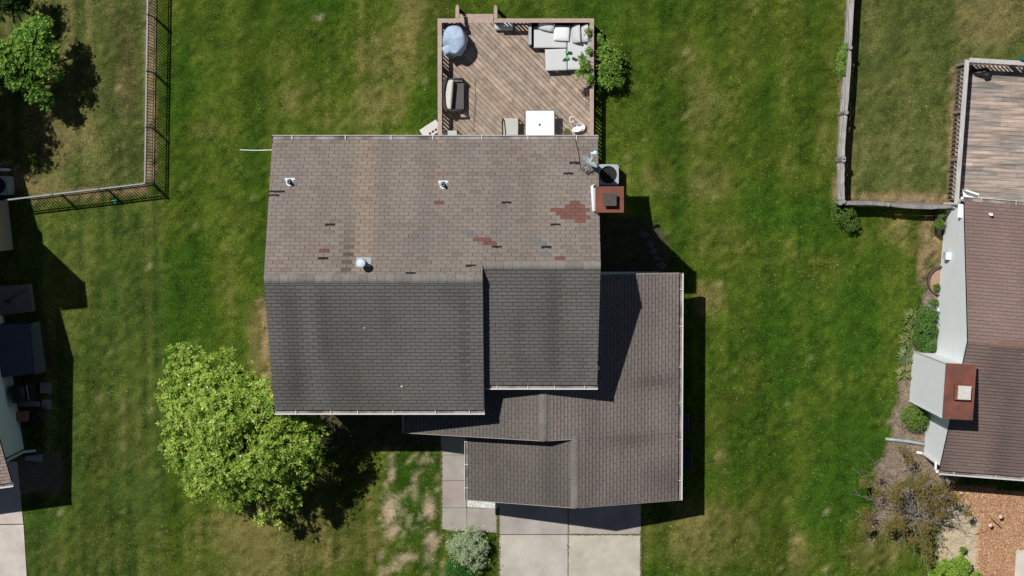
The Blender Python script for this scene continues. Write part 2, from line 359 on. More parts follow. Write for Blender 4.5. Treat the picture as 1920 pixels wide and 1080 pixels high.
def lawn(x, y):
    gx, gy = to_px(x, y)
    n1 = fbm(x * .55, y * .55, 3); n2 = fbm(x * 2.3, y * 2.3, 9); n3 = fbm(x * 7, y * 7, 15, 3)
    wob = (n2 - .5) * 1.6
    n4 = fbm(x * 1.2, y * 1.2, 33, 3)
    n5 = fbm(x * 13, y * 13, 61, 2); n1a = vnoise(x * .35, y * .35, 88)
    st1 = vnoise(x * 1.7 + .25 * np.sin(y * .5), y * .10, 90) - .5; st2 = vnoise(x * 4.2, y * .16, 91) - .5; st3 = vnoise(x * 9, y * .3, 93) - .5
    base = .30 + (n1 - .5) * .4 + (n4 - .5) * .2 + (n2 - .5) * .24 + (n3 - .5) * .4 + (n5 - .5) * .3 + st1 * .4 + st2 * .3 + st3 * .12
    fl = inpoly(gx, gy, [(-900, -900), (280, -900), (286, 345), (0, 375), (-900, 385)])
    ls = (gx < 310) & ~fl
    rf = inpoly(gx, gy, [(1600, -900), (2900, -900), (2900, 400), (1795, 388), (1585, 380)])
    base = base + np.where(fl, .26, 0) + np.where(ls, .06, 0) + np.where(rf, .26, 0)
    base = base + np.where(ls, .5 * st2 + .35 * st3, np.where(fl, .45 * st3 + .25 * st2, 0))
    dry = base + ell(gx, gy, DRY, wob) * .85 - ell(gx, gy, LUSH, wob) * .75
    dry = np.clip(dry, 0, 1.15)[..., None]
    ca = np.array([.037, .084, .007]); cb = np.array([.066, .099, .011]); cc = np.array([.18, .145, .056])
    t1 = np.clip(dry * 2, 0, 1); t2 = np.clip(dry * 1.25 - .68, 0, .7)
    c = ca * (1 - t1) + cb * t1; c = c * (1 - t2) + cc * t2
    fz = np.where(fl | rf, .2, np.where(ls, .1, .0))[..., None]; c = c * (1 - fz) + np.array([.15, .13, .085]) * fz
    c = c * (1 + (n1 - .5)[..., None] * .2 + st1[..., None] * .34 + np.where(ls | fl, st2, 0)[..., None] * .3 + st2[..., None] * .16 + (n3 - .5)[..., None] * .55 + (n5 - .5)[..., None] * 1.1 + (n2 - .5)[..., None] * .3)
    soil = np.clip(ell(gx, gy, SOIL, wob * .9 + (n3 - .5) * 3.4 + .5) * 1.9 - 1.15 + (n3 - .5) * 2.4 + (n5 - .5) * 2.2, 0, 1)
    wear = inpoly(gx, gy, [(715, 845), (824, 845), (824, 930), (860, 1090), (700, 1090)])
    soil = np.maximum(soil, np.where(wear, np.clip((n2 * .4 + n3 * .4 + n5 * .2 - .53) * 9, 0, .5), 0))
    soil = soil * .95
    c = c * (1 - soil[..., None]) + np.array([.40, .31, .215]) * (1 + (n3 - .5)[..., None] * .5 + (n5 - .5)[..., None] * .5) * soil[..., None]
    bare = soil.copy()
    for P in TAN:
        m = inpoly(gx + (n2 - .5) * 8, gy + (n2 - .5) * 8, P) * np.clip((n3 * .6 + n5 * .4 - .3) * 3.2, 0, .85)
        c = c * (1 - m[..., None]) + np.array([.30, .205, .125]) * (.75 + .5 * n5)[..., None] * m[..., None]; bare = np.maximum(bare, m * .6)
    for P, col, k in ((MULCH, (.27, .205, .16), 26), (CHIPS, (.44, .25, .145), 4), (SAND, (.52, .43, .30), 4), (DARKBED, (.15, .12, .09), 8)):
        m = inpoly(gx + (n2 - .5) * k * 2.5, gy + (n3 - .5) * k * 2, P)
        pat = np.array(col) * (1 + (n3 - .5)[..., None] * .6)
        c = np.where(m[..., None], pat, c); bare = np.where(m, 1, bare)
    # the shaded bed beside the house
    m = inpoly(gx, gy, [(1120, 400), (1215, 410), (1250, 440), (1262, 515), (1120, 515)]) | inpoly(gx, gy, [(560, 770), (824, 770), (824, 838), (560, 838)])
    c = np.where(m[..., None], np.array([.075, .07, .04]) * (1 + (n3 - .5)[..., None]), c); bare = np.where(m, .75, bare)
    return c, bare
xs = np.concatenate([[-200, -120, -70, -45], np.arange(-34, 34.01, .2), [45, 70, 120, 200]])
ys = np.concatenate([[-200, -120, -70, -40], np.arange(-28, 24.01, .2), [40, 70, 120, 200]])
GX, GY = np.meshgrid(xs, ys); col, bare = lawn(GX, GY)
me = bpy.data.meshes.new('ground'); nx, ny = len(xs), len(ys)
GZ = (fbm(GX * .8, GY * .8, 40) - .5) * .03
vv = np.stack([GX, GY, GZ - .01], -1).reshape(-1, 3)
fi = np.arange(ny * nx).reshape(ny, nx); fa = np.stack([fi[:-1, :-1], fi[:-1, 1:], fi[1:, 1:], fi[1:, :-1]], -1).reshape(-1, 4)
me.from_pydata(vv.tolist(), [], fa.tolist())
at = me.attributes.new('col', 'FLOAT_COLOR', 'POINT'); a4 = np.ones((nx * ny, 4), np.float32); a4[:, :3] = col.reshape(-1, 3) * .8; at.data.foreach_set('color', a4.ravel())
M['soil'] = mat('lawn_soil', attr=True, rough=1, noise=13, amt=.4, bump=.7, bscale=22, spec=.05, detail=10, dist=.03)
me.materials.append(M['soil']); g = bpy.data.objects.new('ground', me); C.objects.link(g); g['kind'] = 'structure'

# footprints where no grass grows (ground pixels)
NOGRASS = [[(826, 36), (1106, 36), (1106, 270), (826, 270)], [(570, 280), (1110, 280), (1110, 690), (570, 690)], [(640, 690), (1240, 690), (1240, 790), (640, 790)], [(905, 700), (1238, 700), (1238, 905), (905, 905)], [(1110, 495), (1238, 495), (1238, 700), (1110, 700)],
           [(826, 740), (876, 740), (876, 1000), (826, 1000)], [(876, 900), (934, 900), (934, 1003), (876, 1003)], [(934, 880), (1204, 880), (1204, 1400), (934, 1400)],
           [(-60, 700), (44, 858), (28, 912), (48, 1090), (60, 1400), (-400, 1400), (-400, 400), (0, 400)], [(1780, 395), (1745, 850), (2400, 900), (2400, 130), (1825, 130), (1800, 375)], [(1910, 1035), (2400, 1035), (2400, 1400), (1895, 1400)]]
def grass(n, seed):
    r = np.random.default_rng(seed)
    x = r.uniform(-21, 21, n); y = r.uniform(-16.5, 10, n)
    gx, gy = to_px(x, y); keep = np.ones(n, bool)
    for P in NOGRASS: keep &= ~inpoly(gx, gy, P)
    x = x[keep]; y = y[keep]; c, bare = lawn(x, y)
    clump = fbm(x * 5, y * 5, 77, 2)
    k2 = r.random(len(x)) > bare * .93; k2 &= r.random(len(x)) < .35 + 1.3 * clump
    x = x[k2]; y = y[k2]; c = c[k2]; clump = clump[k2]; m = len(x); B = 4; tf = np.repeat(r.uniform(.5, 1.6, m), B)
    x = np.repeat(x, B) + r.normal(0, .018, m * B); y = np.repeat(y, B) + r.normal(0, .018, m * B); c = np.repeat(c, B, 0); clump = np.repeat(clump, B)
    N = m * B; a = r.uniform(0, 2 * PI, N); h = r.uniform(.022, .055, N) * (.7 + clump * .7); le = r.uniform(.02, .06, N); w = r.uniform(.004, .009, N)
    base = np.stack([x, y, np.full(N, -.012)], -1); d = np.stack([np.cos(a), np.sin(a), np.zeros(N)], -1); s = np.stack([-np.sin(a), np.cos(a), np.zeros(N)], -1)
    tip = base + d * le[:, None]; tip[:, 2] += h
    V = np.stack([base - s * w[:, None], base + s * w[:, None], tip], 1)
    t = r.random(N)[:, None]; cc = c * (tf * r.uniform(.85, 1.5, N))[:, None]
    straw = (r.random(N) < .035)[:, None]; cc = np.where(straw, np.array([.27, .24, .12]) * (.6 + t), cc)
    return V, cc * 1.42
gv, gc = grass(330000, 5)
gr = np_mesh('grass', gv, 3, gc, M['blade']); gr['kind'] = 'stuff'

# loose wood chips and mulch litter: nobody could count them
def litter(name, P, n, seed, cols, L=(.02, .06), w=.012, zz=.015):
    r = np.random.default_rng(seed); P_ = np.array(P); x = r.uniform(P_[:, 0].min(), P_[:, 0].max(), n); y = r.uniform(P_[:, 1].min(), P_[:, 1].max(), n)
    k = inpoly(x, y, P); x = (x[k] - 960) / 54; y = (370 - y[k]) / 54; N = len(x); a = r.uniform(0, 2 * PI, N); le = r.uniform(*L, N); z = r.uniform(0, zz, N) + .005
    d = np.stack([np.cos(a), np.sin(a), r.uniform(-.35, .35, N)], -1) * le[:, None] / 2; s = np.stack([-np.sin(a), np.cos(a), r.uniform(-.5, .5, N)], -1) * w * r.uniform(.5, 1, N)[:, None]
    c = np.stack([x, y, z + .01], -1); V = np.stack([c - d - s, c + d - s, c + d + s, c - d + s], 1)
    cc = np.array(cols)[r.integers(0, len(cols), N)] * r.uniform(.6, 1.3, N)[:, None]
    o = np_mesh(name, V, 4, cc, M['blade']); o['kind'] = 'stuff'; return o
litter('wood_chips', CHIPS, 16000, 21, [(.6, .36, .21), (.5, .29, .17), (.7, .5, .34), (.32, .17, .1)])
litter('mulch', MULCH, 9000, 22, [(.3, .24, .19), (.42, .34, .27), (.14, .1, .08), (.2, .2, .07)], (.04, .12), .006, .03)
litter('gravel', [(876, 939), (934, 942), (934, 957), (876, 953)], 2600, 23, [(.75, .76, .78), (.6, .61, .62), (.85, .85, .86)], (.025, .045), .018, .03)

# ------------------------------------------------------------------ paving
def slab_mb(mb, P, z, colr, t=.1):
    pts = [((p[0] - 960) / 54, (370 - p[1]) / 54) for p in P]
    mb.prism(pts[::-1] if area(pts) < 0 else pts, z - t, z, colr)
def area(p): return sum(p[i][0] * p[(i+1) % len(p)][1] - p[(i+1) % len(p)][0] * p[i][1] for i in range(len(p))) / 2
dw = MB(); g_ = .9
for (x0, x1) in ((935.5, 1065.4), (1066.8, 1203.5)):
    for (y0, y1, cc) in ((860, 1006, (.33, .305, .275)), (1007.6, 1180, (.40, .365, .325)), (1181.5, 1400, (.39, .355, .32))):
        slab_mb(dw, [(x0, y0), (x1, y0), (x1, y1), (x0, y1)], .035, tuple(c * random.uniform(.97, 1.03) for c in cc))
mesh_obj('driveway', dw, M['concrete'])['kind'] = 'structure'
pv = MB()
for (y0, y1) in ((760, 807), (808, 855), (855.8, 903.6), (904.4, 955.4)): slab_mb(pv, [(826, y0), (874, y0), (874, y1), (826, y1)], .03, tuple(c * random.uniform(.95, 1.05) for c in (.30, .275, .245)))
slab_mb(pv, [(826, 956.3), (874.2, 956.3), (874.2, 1001), (826, 996)], .03, (.31, .285, .255)); slab_mb(pv, [(875, 956.3), (931, 957.5), (931, 1003), (875, 1001)], .03, (.30, .275, .245))
mesh_obj('footpath', pv, M['concrete'])['kind'] = 'structure'
gb = MB(); slab_mb(gb, [(876, 925), (934, 925), (934, 957), (876, 955)], .006, (.6, .6, .6)); mesh_obj('gravel_bed', gb, M['concrete'])['kind'] = 'structure'
nd = MB(); slab_mb(nd, [(-300, 868), (26, 868), (36, 986), (-300, 992)], .03, (.42, .375, .34)); slab_mb(nd, [(-300, 994), (36.5, 988), (60, 1500), (-300, 1500)], .03, (.45, .405, .37))
mesh_obj('neighbour_driveway', nd, M['concrete'])['kind'] = 'structure'
nd = MB(); slab_mb(nd, [(1914, 1036), (2300, 1048), (2300, 1500), (1890, 1500)], .03, (.5, .45, .4)); mesh_obj('pavement', nd, M['concrete'])['kind'] = 'structure'

for k, (P, n_) in enumerate((([(1066, 1005), (1204, 1005.5), (1204, 1008.5), (1066, 1008)], 500), ([(1064.5, 950), (1068, 950), (1068, 1100), (1064.5, 1100)], 120), ([(931, 955), (936, 955), (936, 1010), (931, 1010)], 700), ([(824, 840), (828, 840), (828, 1000), (824, 1000)], 900), ([(1202, 1000), (1207, 1000), (1207, 1110), (1202, 1110)], 700), ([(932, 1010), (938, 1010), (938, 1110), (932, 1110)], 500))):
    litter('weeds', P, n_, 60 + k, [(.07, .12, .015), (.15, .15, .04), (.25, .2, .1)], (.03, .07), .006, .05)
# ------------------------------------------------------------------ roofs of separate shingle tabs
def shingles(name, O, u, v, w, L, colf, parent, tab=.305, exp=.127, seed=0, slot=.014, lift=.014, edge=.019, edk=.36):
    """rows of tabs from eave O up the slope v; special: f(x,y) -> colour or None"""
    O = Vector(O); u = Vector(u).normalized(); v = Vector(v).normalized(); n = u.cross(v)
    if n.z < 0: n = -n
    flip = u.cross(v).z < 0
    rr = random.Random(seed); mb = MB(); rows = int(L / exp) + 1; drift = 0
    for i in range(rows):
        v0 = i * exp; v1 = min(v0 + exp + .03, L)
        if v0 >= L - .01: break
        drift += rr.uniform(-.02, .03); off = -((i % 2) * .5 * tab + drift) % tab - tab
        U = off
        while U < w:
            a = max(U + slot / 2, 0); b = min(U + tab - slot / 2, w)
            if b - a > .01:
                p = O + u * (a + b) / 2 + v * (v0 + exp / 2)
                c, miss = colf(p, (a + b) / 2, v0, rr)
                lf = lift + rr.uniform(-.002, .002)
                P = [O + u*a + v*v0 + n*lf, O + u*b + v*v0 + n*lf, O + u*b + v*v1 + n*.002, O + u*a + v*v1 + n*.002]
                Q = [O + u*a + v*v0, O + u*b + v*v0]
                if miss:   # torn tab: only its upper strip is left, dark felt shows
                    k = .62 + .2 * miss; P[0] = O + u*a + v*(v0 + exp * k) + n*.009; P[1] = O + u*b + v*(v0 + exp * (k - .08)) + n*.009
                    mb.poly([O + u*a + v*(v0+.004) + n*.003, O + u*b + v*(v0+.004) + n*.003, O + u*b + v*(v0 + exp*.95) + n*.003, O + u*a + v*(v0 + exp*.95) + n*.003] if not flip else [O + u*a + v*(v0 + exp*.95) + n*.003, O + u*b + v*(v0 + exp*.95) + n*.003, O + u*b + v*(v0+.004) + n*.003, O + u*a + v*(v0+.004) + n*.003], (.02, .02, .02))
                    nj = 6; J = [P[0] * (1 - t_ / nj) + P[1] * (t_ / nj) + v * (rr.uniform(-.018, .022) if 0 < t_ < nj else 0) for t_ in range(nj + 1)] + [P[2], P[3]]
                    mb.poly(J if not flip else J[::-1], c)
                else:
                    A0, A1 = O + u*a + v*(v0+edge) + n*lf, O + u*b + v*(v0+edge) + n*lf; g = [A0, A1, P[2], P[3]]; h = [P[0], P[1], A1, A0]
                    mb.poly(g if not flip else g[::-1], c); mb.poly(h if not flip else h[::-1], tuple(x * edk for x in c))  # worn butt strip, darkened further to paint a shadow line along each course
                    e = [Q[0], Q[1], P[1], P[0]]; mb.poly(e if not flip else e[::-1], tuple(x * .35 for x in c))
            U += tab
    return mesh_obj(name, mb, M['shingle'], parent)
def rawplane(mb, O, u, v, w, L, t=.12, col=(1, 1, 1)):
    O = Vector(O); u = Vector(u).normalized(); v = Vector(v).normalized(); n = u.cross(v)
    if n.z < 0: n = -n; 
    A = [O, O + u*w, O + u*w + v*L, O + v*L]
    if u.cross(v).z < 0: A = A[::-1]
    Bt = [p - n*t for p in A]
    mb.poly(A, col); mb.poly(Bt[::-1], col)
    for i in range(4): mb.poly([Bt[i], Bt[(i+1) % 4], A[(i+1) % 4], A[i]], col)
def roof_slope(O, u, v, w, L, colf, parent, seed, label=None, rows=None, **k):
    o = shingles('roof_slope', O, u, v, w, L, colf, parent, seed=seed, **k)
    if label: o['label'] = label
    mb = MB(); rawplane(mb, O, u, v, w, L); mesh_obj('roof_deck', mb, M['under'], o)
    # pale rake / eave trim
    return o
def ridge(P, Q, w, v1, v2, parent, colf, seed=0, step=.27):
    """cap shingles bent over a ridge from P to Q; v1,v2 = down-slope unit vectors either side"""
    P = Vector(P); Q = Vector(Q); d = (Q - P); Ln = d.length; d.normalize(); v1 = Vector(v1).normalized(); v2 = Vector(v2).normalized()
    mb = MB(); rr = random.Random(seed); k = 0; up = Vector((0, 0, 1))
    while k * step < Ln - .02:
        a = k * step; b = min(a + step + .03, Ln); c = colf(rr)
        h0 = .05; h1 = .035
        for (s, e, hh) in (((a, b, (h0, h1))),):
            R = []
            for t, h in ((s, hh[0]), (e, hh[1])):
                p = P + d * t
                R.append([p + v1 * w/2 + up * (h * .7), p + v1 * w * .3 + up * (h + .004), p + v1 * w * .1 + up * (h - .004), p + v2 * w * .1 + up * (h - .004), p + v2 * w * .3 + up * (h + .004), p + v2 * w/2 + up * (h * .7)])
            for j in range(5):
                q = [R[0][j], R[1][j], R[1][j+1], R[0][j+1]]
                nn = (q[1] - q[0]).cross(q[3] - q[0]); mb.poly(q if nn.z > 0 else q[::-1], c)
            mb.poly(R[0] + [R[0][5] - up * .03, R[0][0] - up * .03], tuple(x * .4 for x in c))
            for j0, vv_ in ((0, v1), (5, v2)):
                mb.poly([R[0][j0], R[1][j0], R[1][j0] - up * .03, R[0][j0] - up * .03], tuple(x * .3 for x in c))
        k += 1
    return mesh_obj('ridge_cap', mb, M['ridge'], parent)
def gutter(P, Q, out, parent, w=.13, h=.11, grit=.5, nb=None, seed=0):
    """open gutter running P->Q (its inner top edge), 'out' = horizontal unit vector away from the roof"""
    P = Vector(P); Q = Vector(Q); out = Vector(out).normalized(); d = (Q - P).normalized(); up = Vector((0, 0, 1)); mb = MB()
    prof = [(0, 0), (0, -h), (.2 * w, -h), (.75 * w, -h), (w, -.35 * h), (w, 0), (w + .012, 0), (w + .012, -.35 * h - .01), (.75 * w, -h - .012), (-.012, -h - .012), (-.012, 0)]
    A = [P + out * a + up * b for a, b in prof]; B = [Q + out * a + up * b for a, b in prof]; m = len(prof)
    flip = d.cross(up).dot(out) > 0
    for i in range(m):
        j = (i + 1) % m; q = [A[i], A[j], B[j], B[i]]; mb.poly(q if flip else q[::-1])
    for E, s in ((P - d * .004, 1), (Q + d * .004, -1)):
        q = [E, E + out * (w + .012), E + out * (w + .012) - up * h * .4, E + out * w * .75 - up * (h + .01), E - up * (h + .01)]; mb.poly(q if (s > 0) != flip else q[::-1])
    o = mesh_obj('gutter', mb, M['gutter'], parent)
    g = MB(); g.bar(P + d * .01 + out * w * .42 - up * (h - .02), Q - d * .01 + out * w * .42 - up * (h - .02), w * .68, .03); mesh_obj('grit', g, M['debris'], o)
    Ln = (Q - P).length; nb = nb or max(2, int(Ln / 1.2)); rr = random.Random(seed)
    for i in range(nb):
        t = Ln * (i + .5) / nb + rr.uniform(-.15, .15); p = P + d * t; b = MB(); b.bar(p - up * .004, p + out * (w + .008) - up * .004, .02, .006); mesh_obj('hanger', b, M['gutter'], o)
    return o
def rakeboard(mb, A, B, h=.16, t=.03, out=(1, 0, 0)):
    A = Vector(A); B = Vector(B); up = Vector((0, 0, 1)); out = Vector(out)
    q = [A - up * h, B - up * h, B, A]; p = [x + out * t for x in q]
    mb.poly(p); mb.poly(q[::-1])
    for i in range(4): mb.poly([q[i], q[(i+1) % 4], p[(i+1) % 4], p[i]])

# ------------------------------------------------------------------ the brown-roofed house
ZE = 5.1; SL = .5
e0 = W(511, 262, ZE); XW = e0.x; YN = e0.y
XE = W(1122, 262, ZE).x - .02; YS1 = W(510, 769, ZE).y; YS2 = W(1117, 722, ZE).y; XM = W(907, 700, ZE).x
YR1 = (YN + YS1) / 2; YR2 = (YN + YS2) / 2; ZR1 = ZE + SL * (YN - YR1); ZR2 = ZE + SL * (YN - YR2)
house = thing('house', 'large two storey house with faded brown and dark grey shingle roof in the middle', 'house', (-2, -4, 0))
vN = Vector((0, -1, SL)); vS = Vector((0, 1, SL)); LN1 = (YN - YR1) * math.hypot(1, SL); LN2 = (YN - YR2) * math.hypot(1, SL)
RED = [(816, 381), (600, 470), (1080, 380), (1088, 388), (1072, 388), (1050, 397), (1065, 397), (1080, 397), (1095, 397), (1058, 405), (1074, 405), (1090, 405), (1105, 405), (1080, 412), (1092, 412), (898, 446), (908, 446), (915, 453), (1047, 483)]
BLK = [(613, 420), (600, 485), (951, 381), (1043, 424), (774, 511), (889, 496), (925, 461), (1024, 461), (1076, 306), (1066, 327), (518, 363)]
GRY = [(1018, 475), (882, 445), (790, 446), (1008, 453), (748, 421), (870, 437)]
def near(p, L_, dx=8.5, dy=4.0):
    t = (H - p.z) / F; c = p.y
    d = p - Vector((0, 0, H)); yc = d.y * ct + d.z * st_; zc = -d.y * st_ + d.z * ct
    ix = 960 + F * d.x / -zc; iy = 540 - F * yc / -zc
    return any(abs(ix - a) < dx and abs(iy - b) < dy for a, b in L_)
def colN(p, U, V, rr):
    n = float(fbm(p.x * .5, p.y * .35, 51)); s = float(vnoise(p.x * 2.2, p.y * .25, 52)); q = float(vnoise(p.x * 1.1, p.y * 1.3, 57))
    b = np.array([.196, .170, .153]) * (.86 + .28 * n) * (.9 + .2 * s)
    tan = math.exp(-((p.x + 4.62 + .02 * p.y) / .38) ** 2) * .7 + math.exp(-((p.x + 2.2) / .16) ** 2) * (.5 if p.y > .2 else 0)
    b = b * (1 - tan) + np.array([.26, .205, .155]) * tan
    dk = math.exp(-((p.x + 5.05) / .13) ** 2) * max(0, min(1, (-p.y - .3) / 1.5)) * .5; b = b * (1 - dk)
    warm = max(0, q - .6) * .8; b = b * (1 - warm) + np.array([.2, .14, .118]) * warm
    r = rr.random()
    if r < .06: b = b * np.array([.92, .84, .82])
    elif r < .12: b = b * np.array([.92, .93, .94])
    elif r < .15: b = b * np.array([1.08, 1.03, .96])
    if near(p, RED, 8.6, 3.7): return (.15 * rr.uniform(.85, 1.15), .072, .058), 0
    if near(p, GRY): return (.15, .148, .15), 0
    miss = near(p, BLK, 9.2, 3.7)
    return tuple(b * rr.uniform(.94, 1.06)), (rr.uniform(.5, 1.4) if miss else 0)
def mkS(base, seed, streak=.35, warm=0, dark=()):
    base = np.array(base)
    def f(p, U, V, rr):
        n = float(fbm(p.x * .7, p.y * .5, seed)); s = float(vnoise(p.x * 1.6, p.y * .22, seed + 3))
        b = base * (.82 + .36 * n) * (1 - streak / 2 + streak * s)
        if dark:
            for (sx, sw, y0, y1, a) in dark:
                if y0 < p.y < y1: b = b * (1 - a * math.exp(-((p.x - sx) / sw) ** 2) * min(1, (p.y - y0) / .8, (y1 - p.y) / .8))
        r = rr.random()
        if r < .08: b = b * np.array([1.06, .97, .95])
        elif r < .16: b = b * np.array([.95, .96, .96])
        return tuple(b * rr.uniform(.95, 1.05)), 0
    return f
colS = mkS((.124, .119, .112), 61, dark=((-6.85, .4, -6.9, -2.4, .3), (-5.9, .2, -5.5, -2.4, .22), (-1.5, .12, -6.5, -2.6, .3), (-3.9, .2, -4.5, -2.4, .18), (.2, .16, -6.0, -3.2, .22), (1.3, .2, -6.0, -2.2, .2), (-5.0, .5, -6.9, -5.4, .15), (2.2, .2, -6.1, -4, .15)))
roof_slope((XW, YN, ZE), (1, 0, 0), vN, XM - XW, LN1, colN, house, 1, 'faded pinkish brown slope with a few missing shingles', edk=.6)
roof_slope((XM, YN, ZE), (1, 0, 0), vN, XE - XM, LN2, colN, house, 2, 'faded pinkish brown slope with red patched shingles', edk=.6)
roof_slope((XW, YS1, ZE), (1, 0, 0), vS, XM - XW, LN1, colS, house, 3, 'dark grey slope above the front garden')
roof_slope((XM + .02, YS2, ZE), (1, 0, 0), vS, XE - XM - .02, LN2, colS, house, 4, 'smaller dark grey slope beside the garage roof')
rc = lambda rr: tuple(np.array([.175, .165, .152]) * rr.uniform(.88, 1.12))
rc2 = lambda rr: tuple(np.array([.185, .17, .155]) * rr.uniform(.88, 1.12))
ridge((XM, YR1, ZR1), (XW, YR1, ZR1), .32, -vN, -vS, house, rc, 1); ridge((XE, YR2, ZR2), (XM + .03, YR2, ZR2), .31, -vN, -vS, house, rc2, 2)
gutter((XW - .02, YN + .005, ZE - .02), (XE + .02, YN + .005, ZE - .02), (0, 1, 0), house, seed=1, nb=7)
gutter((XW - .02, YS1 - .005, ZE - .02), (XM + .03, YS1 - .005, ZE - .02), (0, -1, 0), house, seed=2, nb=6)
gutter((XM + .05, YS2 - .005, ZE - .02), (XE + .02, YS2 - .005, ZE - .02), (0, -1, 0), house, seed=3, nb=4)
# walls with gables
def gable_block(mb, x0, x1, y0, y1, zE, zR, yR, z0=0):
    """walls under a roof whose ridge runs along x"""
    for x, s in ((x0, -1), (x1, 1)):
        P = [(x, y0, z0), (x, y1, z0), (x, y1, zE), (x, yR, zR), (x, y0, zE)]; mb.poly(P if s > 0 else P[::-1])
    mb.poly([(x0, y0, z0), (x1, y0, z0), (x1, y0, zE), (x0, y0, zE)]); mb.poly([(x1, y1, z0), (x0, y1, z0), (x0, y1, zE), (x1, y1, zE)])
wb = MB(); ov = .35; zo = ZE + SL * ov - .17
gable_block(wb, XW + .15, XM - .12, YS1 + ov, YN - ov, zo, ZR1 - .17, YR1)
gable_block(wb, XM - .115, XE - .15, YS2 + ov, YN - ov - .003, zo, ZR2 - .17, YR2)
mesh_obj('wall', wb, M['siding'], house)
rb = MB()
for x, s, y1_, yr, zr in ((XW + .01, 1, YS1, YR1, ZR1 - .05), (XE - .05, 1, YS2, YR2, ZR2 - .05), (XM, 1, YS1, YR1, ZR1)):
    rakeboard(rb, (x, yr, zr - .015), (x, YN, ZE - .065)) if x != XM else None
    rakeboard(rb, (x, y1_, ZE - .065), (x, yr, zr - .015)) if x != XM else rakeboard(rb, (x, YS1, ZE - .02), (x, YR1 + .05, ZR1 - .02), .3, .012)
mesh_pieces('rake_board', rb, M['white'], house)
def window(parent, c, w, h, nrm, along):
    c = Vector(c); nrm = Vector(nrm); al = Vector(along); m = MB()
    for sx in (-1, 1): m.bar(c + al * sx * w/2 + Vector((0, 0, -h/2)), c + al * sx * w/2 + Vector((0, 0, h/2)), .07, .07)
    for sz in (-1, 0, 1): m.bar(c - al * w/2 + Vector((0, 0, sz*h/2)), c + al * w/2 + Vector((0, 0, sz*h/2)), .06, .06)
    o = mesh_obj('window', m, M['white'], parent); p = MB(); p.bar(c - al * w/2 - nrm*.02, c + al * w/2 - nrm*.02, .02, h); mesh_obj('pane', p, M['dark'], o)
for x in (-6.3, -3.9, -.3, 1.5): window(house, (x, YN - ov + .03, 4.0), 1.0, 1.2, (0, 1, 0), (1, 0, 0))
for x in (-6.2, -3.2, -5.0): window(house, (x, YS1 + ov - .03, 3.9 if x != -5.0 else 1.6), 1.1, 1.3, (0, -1, 0), (1, 0, 0))
dm = MB(); dm.box(-1.6, .3, YN - ov, YN - ov + .05, .3, 2.35); pd = mesh_obj('patio_door', dm, M['dark'], house)
dm = MB(); dm.box(-1.7, -1.6, YN - ov, YN - ov + .09, .25, 2.45); dm.box(.3, .4, YN - ov, YN - ov + .09, .25, 2.45); dm.box(-1.6, .3, YN - ov, YN - ov + .09, 2.351, 2.45); dm.box(-.7, -.6, YN - ov + .051, YN - ov + .08, .3, 2.35); mesh_pieces('frame', dm, M['white'], pd)

# single storey wing and garage, same building
GE = 2.6; GS = .42
XGE = W(1272.5, 730, GE).x; XGW = W(878, 880, GE).x; XWW = W(762, 800, GE).x
YGN = W(1270, 513, GE).y; YWS = W(757, 811, GE).y; YGS = W(1270, 937, GE).y
XR1 = (XGE + XWW) / 2; ZG1 = GE + GS * (XGE - XR1); XR2 = (XGE + XGW) / 2; ZG2 = GE + GS * (XGE - XR2)
vE = Vector((-1, 0, GS)); vW = Vector((1, 0, GS)); hg = math.hypot(1, GS)
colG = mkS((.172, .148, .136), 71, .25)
def colG2(p, U, V, rr):
    c, m = colG(p, U, V, rr); d = 0
    for (x, y, rx, ry, a) in ((4.8, -6.1, .9, .22, .3), (4.1, -8.0, 1.1, .26, .3), (5.1, -9.3, .7, .6, .3)):
        d = max(d, a * math.exp(-((p.x - x) / rx) ** 2 - ((p.y - y) / ry) ** 2))
    return tuple(np.array(c) * (1 - d)), m
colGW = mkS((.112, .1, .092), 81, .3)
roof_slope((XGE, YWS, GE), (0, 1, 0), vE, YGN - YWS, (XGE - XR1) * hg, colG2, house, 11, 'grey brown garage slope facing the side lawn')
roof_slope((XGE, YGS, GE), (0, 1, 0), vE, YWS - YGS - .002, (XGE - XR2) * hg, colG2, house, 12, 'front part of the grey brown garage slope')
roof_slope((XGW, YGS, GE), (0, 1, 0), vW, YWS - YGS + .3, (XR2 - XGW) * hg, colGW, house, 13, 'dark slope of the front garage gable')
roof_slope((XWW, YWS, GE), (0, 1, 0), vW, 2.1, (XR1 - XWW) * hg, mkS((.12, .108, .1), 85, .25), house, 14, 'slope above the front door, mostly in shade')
rg = lambda rr: tuple(np.array([.165, .15, .138]) * rr.uniform(.9, 1.1))
ridge((XR1, YWS + 1.9, ZG1), (XR1, YWS, ZG1), .31, -vE, -vW, house, rg, 3); ridge((XR2, YWS + .12, ZG2), (XR2, YGS, ZG2), .3, -vE, -vW, house, rg, 4)
gutter((XGE + .005, YGN + .02, GE - .02), (XGE + .005, YGS - .02, GE - .02), (1, 0, 0), house, seed=4, nb=6)
gutter((XGW - .005, YGS - .02, GE - .02), (XGW - .005, YWS - .02, GE - .02), (-1, 0, 0), house, w=.11, seed=5, nb=3)
gutter((XWW - .005, YWS - .02, GE - .02), (XWW - .005, YWS + 2.0, GE - .02), (-1, 0, 0), house, w=.11, seed=6, nb=2)
